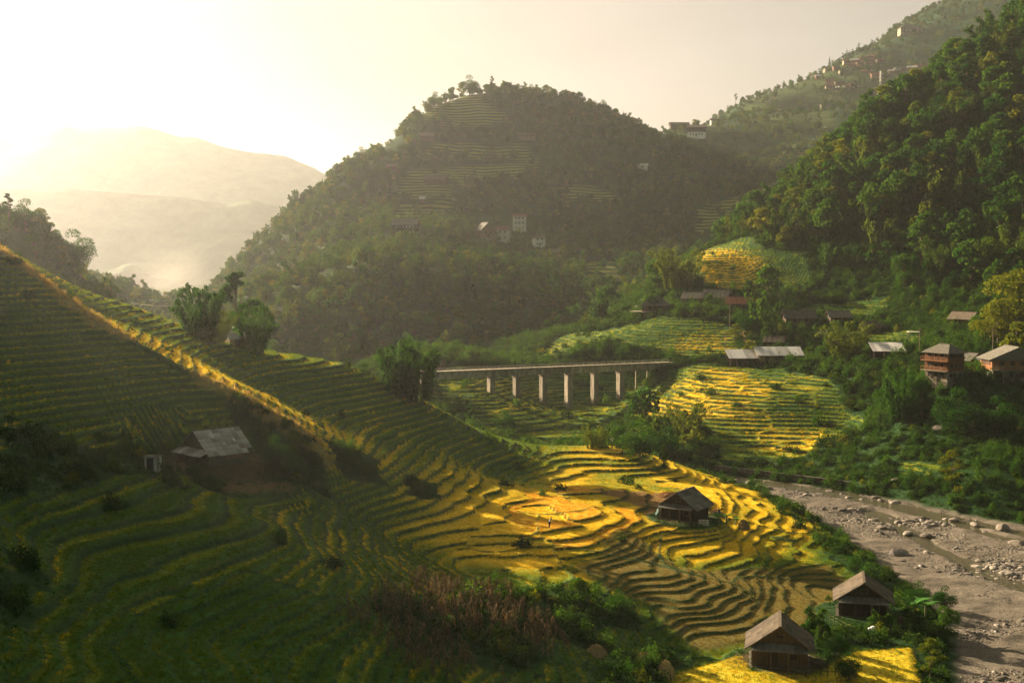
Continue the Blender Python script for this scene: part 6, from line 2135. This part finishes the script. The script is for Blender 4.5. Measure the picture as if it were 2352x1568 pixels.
# ------------------------------------------------------------------ people
def person(u, v, label, top, rz=0.0, bend=0.15, arm=0.5):
    x, y, z = cast(GRIDS, u, v)
    e = thing('person', label, 'person', (x, y, z + 0.02), rz)
    J = {'pel': (0, 0, 0.92), 'chest': (0, -0.05 - bend * 0.5, 1.25), 'neck': (0, -0.06 - bend, 1.45), 'head': (0, -0.09 - bend * 1.15, 1.56), 'crown': (0, -0.08 - bend * 1.2, 1.66),
         'hl': (-0.1, 0, 0.88), 'kl': (-0.12, -0.05, 0.48), 'al': (-0.12, 0.03, 0.07), 'fl': (-0.12, -0.14, 0.03), 'hr': (0.1, 0, 0.88), 'kr': (0.13, 0.03, 0.48), 'ar': (0.13, 0.12, 0.07), 'fr': (0.13, -0.05, 0.03),
         'sl': (-0.19, -0.05 - bend * 0.9, 1.38), 'el': (-0.26, -0.12 - bend, 1.12), 'wl': (-0.20, -0.30 - bend, 1.12 - 0.2 * arm), 'dl': (-0.18, -0.38 - bend, 1.09 - 0.22 * arm),
         'sr': (0.19, -0.05 - bend * 0.9, 1.38), 'er': (0.26, -0.12 - bend, 1.12), 'wr': (0.20, -0.30 - bend, 1.12 - 0.2 * arm), 'dr': (0.18, -0.38 - bend, 1.09 - 0.22 * arm)}
    Rr = {'pel': .15, 'chest': .15, 'neck': .055, 'head': .10, 'crown': .085, 'hl': .095, 'kl': .06, 'al': .04, 'fl': .035, 'hr': .095, 'kr': .06, 'ar': .04, 'fr': .035, 'sl': .06, 'el': .045, 'wl': .032, 'dl': .035, 'sr': .06, 'er': .045, 'wr': .032, 'dr': .035}
    E = [('pel', 'chest'), ('chest', 'neck'), ('neck', 'head'), ('head', 'crown'), ('pel', 'hl'), ('hl', 'kl'), ('kl', 'al'), ('al', 'fl'), ('pel', 'hr'), ('hr', 'kr'), ('kr', 'ar'), ('ar', 'fr'),
         ('chest', 'sl'), ('sl', 'el'), ('el', 'wl'), ('wl', 'dl'), ('chest', 'sr'), ('sr', 'er'), ('er', 'wr'), ('wr', 'dr')]
    def skin(nodes, name, mat, grow=0.0, sc=1.0):
        ks = [k for k in J if k in nodes]
        ix = {k: i for i, k in enumerate(ks)}
        me = bpy.data.meshes.new(name)
        me.from_pydata([J[k] for k in ks], [(ix[a], ix[b]) for a, b in E if a in ix and b in ix], [])
        me.materials.append(M[mat])
        o = link(bpy.data.objects.new(name, me), e)
        sm = o.modifiers.new('skin', 'SKIN')
        sk = me.skin_vertices[0].data
        for k in ks:
            sk[ix[k]].radius = (Rr[k] * sc + grow, Rr[k] * sc + grow)
            sk[ix[k]].use_root = (k in ('pel', 'chest') and k == ks[0])
        s2 = o.modifiers.new('sub', 'SUBSURF'); s2.levels = 1; s2.render_levels = 1
        return o
    skin(set(J), 'body', 'skin')
    skin({'pel', 'chest', 'sl', 'el', 'sr', 'er'}, 'shirt', top, 0.02)
    skin({'pel', 'hl', 'kl', 'al', 'hr', 'kr', 'ar'}, 'trousers', 'cloth_dark', 0.018)
    hd = Vector(J['crown'])
    bm = bmesh.new(); bmesh.ops.create_icosphere(bm, subdivisions=2, radius=0.115)
    bmesh.ops.delete(bm, geom=[q for q in bm.verts if q.co.z < -0.03 and q.co.y < 0.02], context='VERTS')
    me = bpy.data.meshes.new('hair'); bm.to_mesh(me); bm.free(); me.materials.append(M['hair'])
    o = link(bpy.data.objects.new('hair', me), e); o.location = hd
    return e


person(1262, 1212, 'person in a white shirt bending to work on the golden terraces', 'cloth_white', R(40), 0.30, 1.0)
person(1644, 1188, 'person in a red top standing on the straw beside the middle hut', 'cloth_red', R(160), 0.05)
person(1652, 1189, 'person in dark clothes right of the one in red by the middle hut', 'cloth_dark', R(200), 0.08)

# ------------------------------------------------------------------ haze
HAZE = 0.000066
m_h, n_h, o_h = new_mat('haze_air')
pv = n_h.nodes.new('ShaderNodeVolumePrincipled')
pv.inputs['Color'].default_value = (0.95, 0.98, 1.0, 1)
pv.inputs['Density'].default_value = HAZE
pv.inputs['Anisotropy'].default_value = 0.68
n_h.links.new(pv.outputs[0], o_h.inputs['Volume'])
bx0, bx1, by0, by1, bz0, bz1 = -2400, 3000, -80, 4600, -60, 475
vb = np.array([(x, y, z) for z in (bz0, bz1) for y in (by0, by1) for x in (bx0, bx1)], float)
fb = np.array([(0, 2, 3, 1), (4, 5, 7, 6), (0, 1, 5, 4), (2, 6, 7, 3), (0, 4, 6, 2), (1, 3, 7, 5)])
haze = link(bpy.data.objects.new('haze', mesh_np('haze', vb, fb, [m_h])))
tag(haze, 'warm evening haze filling the whole valley', 'haze', kind='stuff')

# a drift of smoke rising in the far end of the valley
m_s, n_s, o_s = new_mat('drifting_smoke')
ps = n_s.nodes.new('ShaderNodeVolumePrincipled'); ps.inputs['Color'].default_value = (1.0, 0.97, 0.92, 1); ps.inputs['Anisotropy'].default_value = 0.68
ts = n_s.nodes.new('ShaderNodeTexCoord'); gs = n_s.nodes.new('ShaderNodeTexGradient'); gs.gradient_type = 'QUADRATIC_SPHERE'
ms = n_s.nodes.new('ShaderNodeMapping'); ns = n_s.nodes.new('ShaderNodeTexNoise'); ns.inputs['Scale'].default_value = 2.2; ns.inputs['Detail'].default_value = 3
mu = n_s.nodes.new('ShaderNodeMath'); mu.operation = 'MULTIPLY'; mv = n_s.nodes.new('ShaderNodeMath'); mv.operation = 'MULTIPLY'; mv.inputs[1].default_value = 0.0045
n_s.links.new(ts.outputs['Object'], ms.inputs[0]); n_s.links.new(ms.outputs[0], gs.inputs[0]); n_s.links.new(ts.outputs['Object'], ns.inputs['Vector'])
n_s.links.new(gs.outputs['Fac'], mu.inputs[0]); n_s.links.new(ns.outputs['Fac'], mu.inputs[1]); n_s.links.new(mu.outputs[0], mv.inputs[0]); n_s.links.new(mv.outputs[0], ps.inputs['Density'])
n_s.links.new(ps.outputs[0], o_s.inputs['Volume'])
vs_ = np.array([(x, y, z) for z in (-1, 1) for y in (-1, 1) for x in (-1, 1)], float)
so = link(bpy.data.objects.new('smoke', mesh_np('smoke', vs_, fb, [m_s])))
cx_, cy_, cz_ = P(395, 640, 900)
so.location = (cx_, cy_, cz_); so.scale = (42, 70, 40)
tag(so, 'pale smoke drifting up in the far end of the valley', 'smoke', kind='stuff')
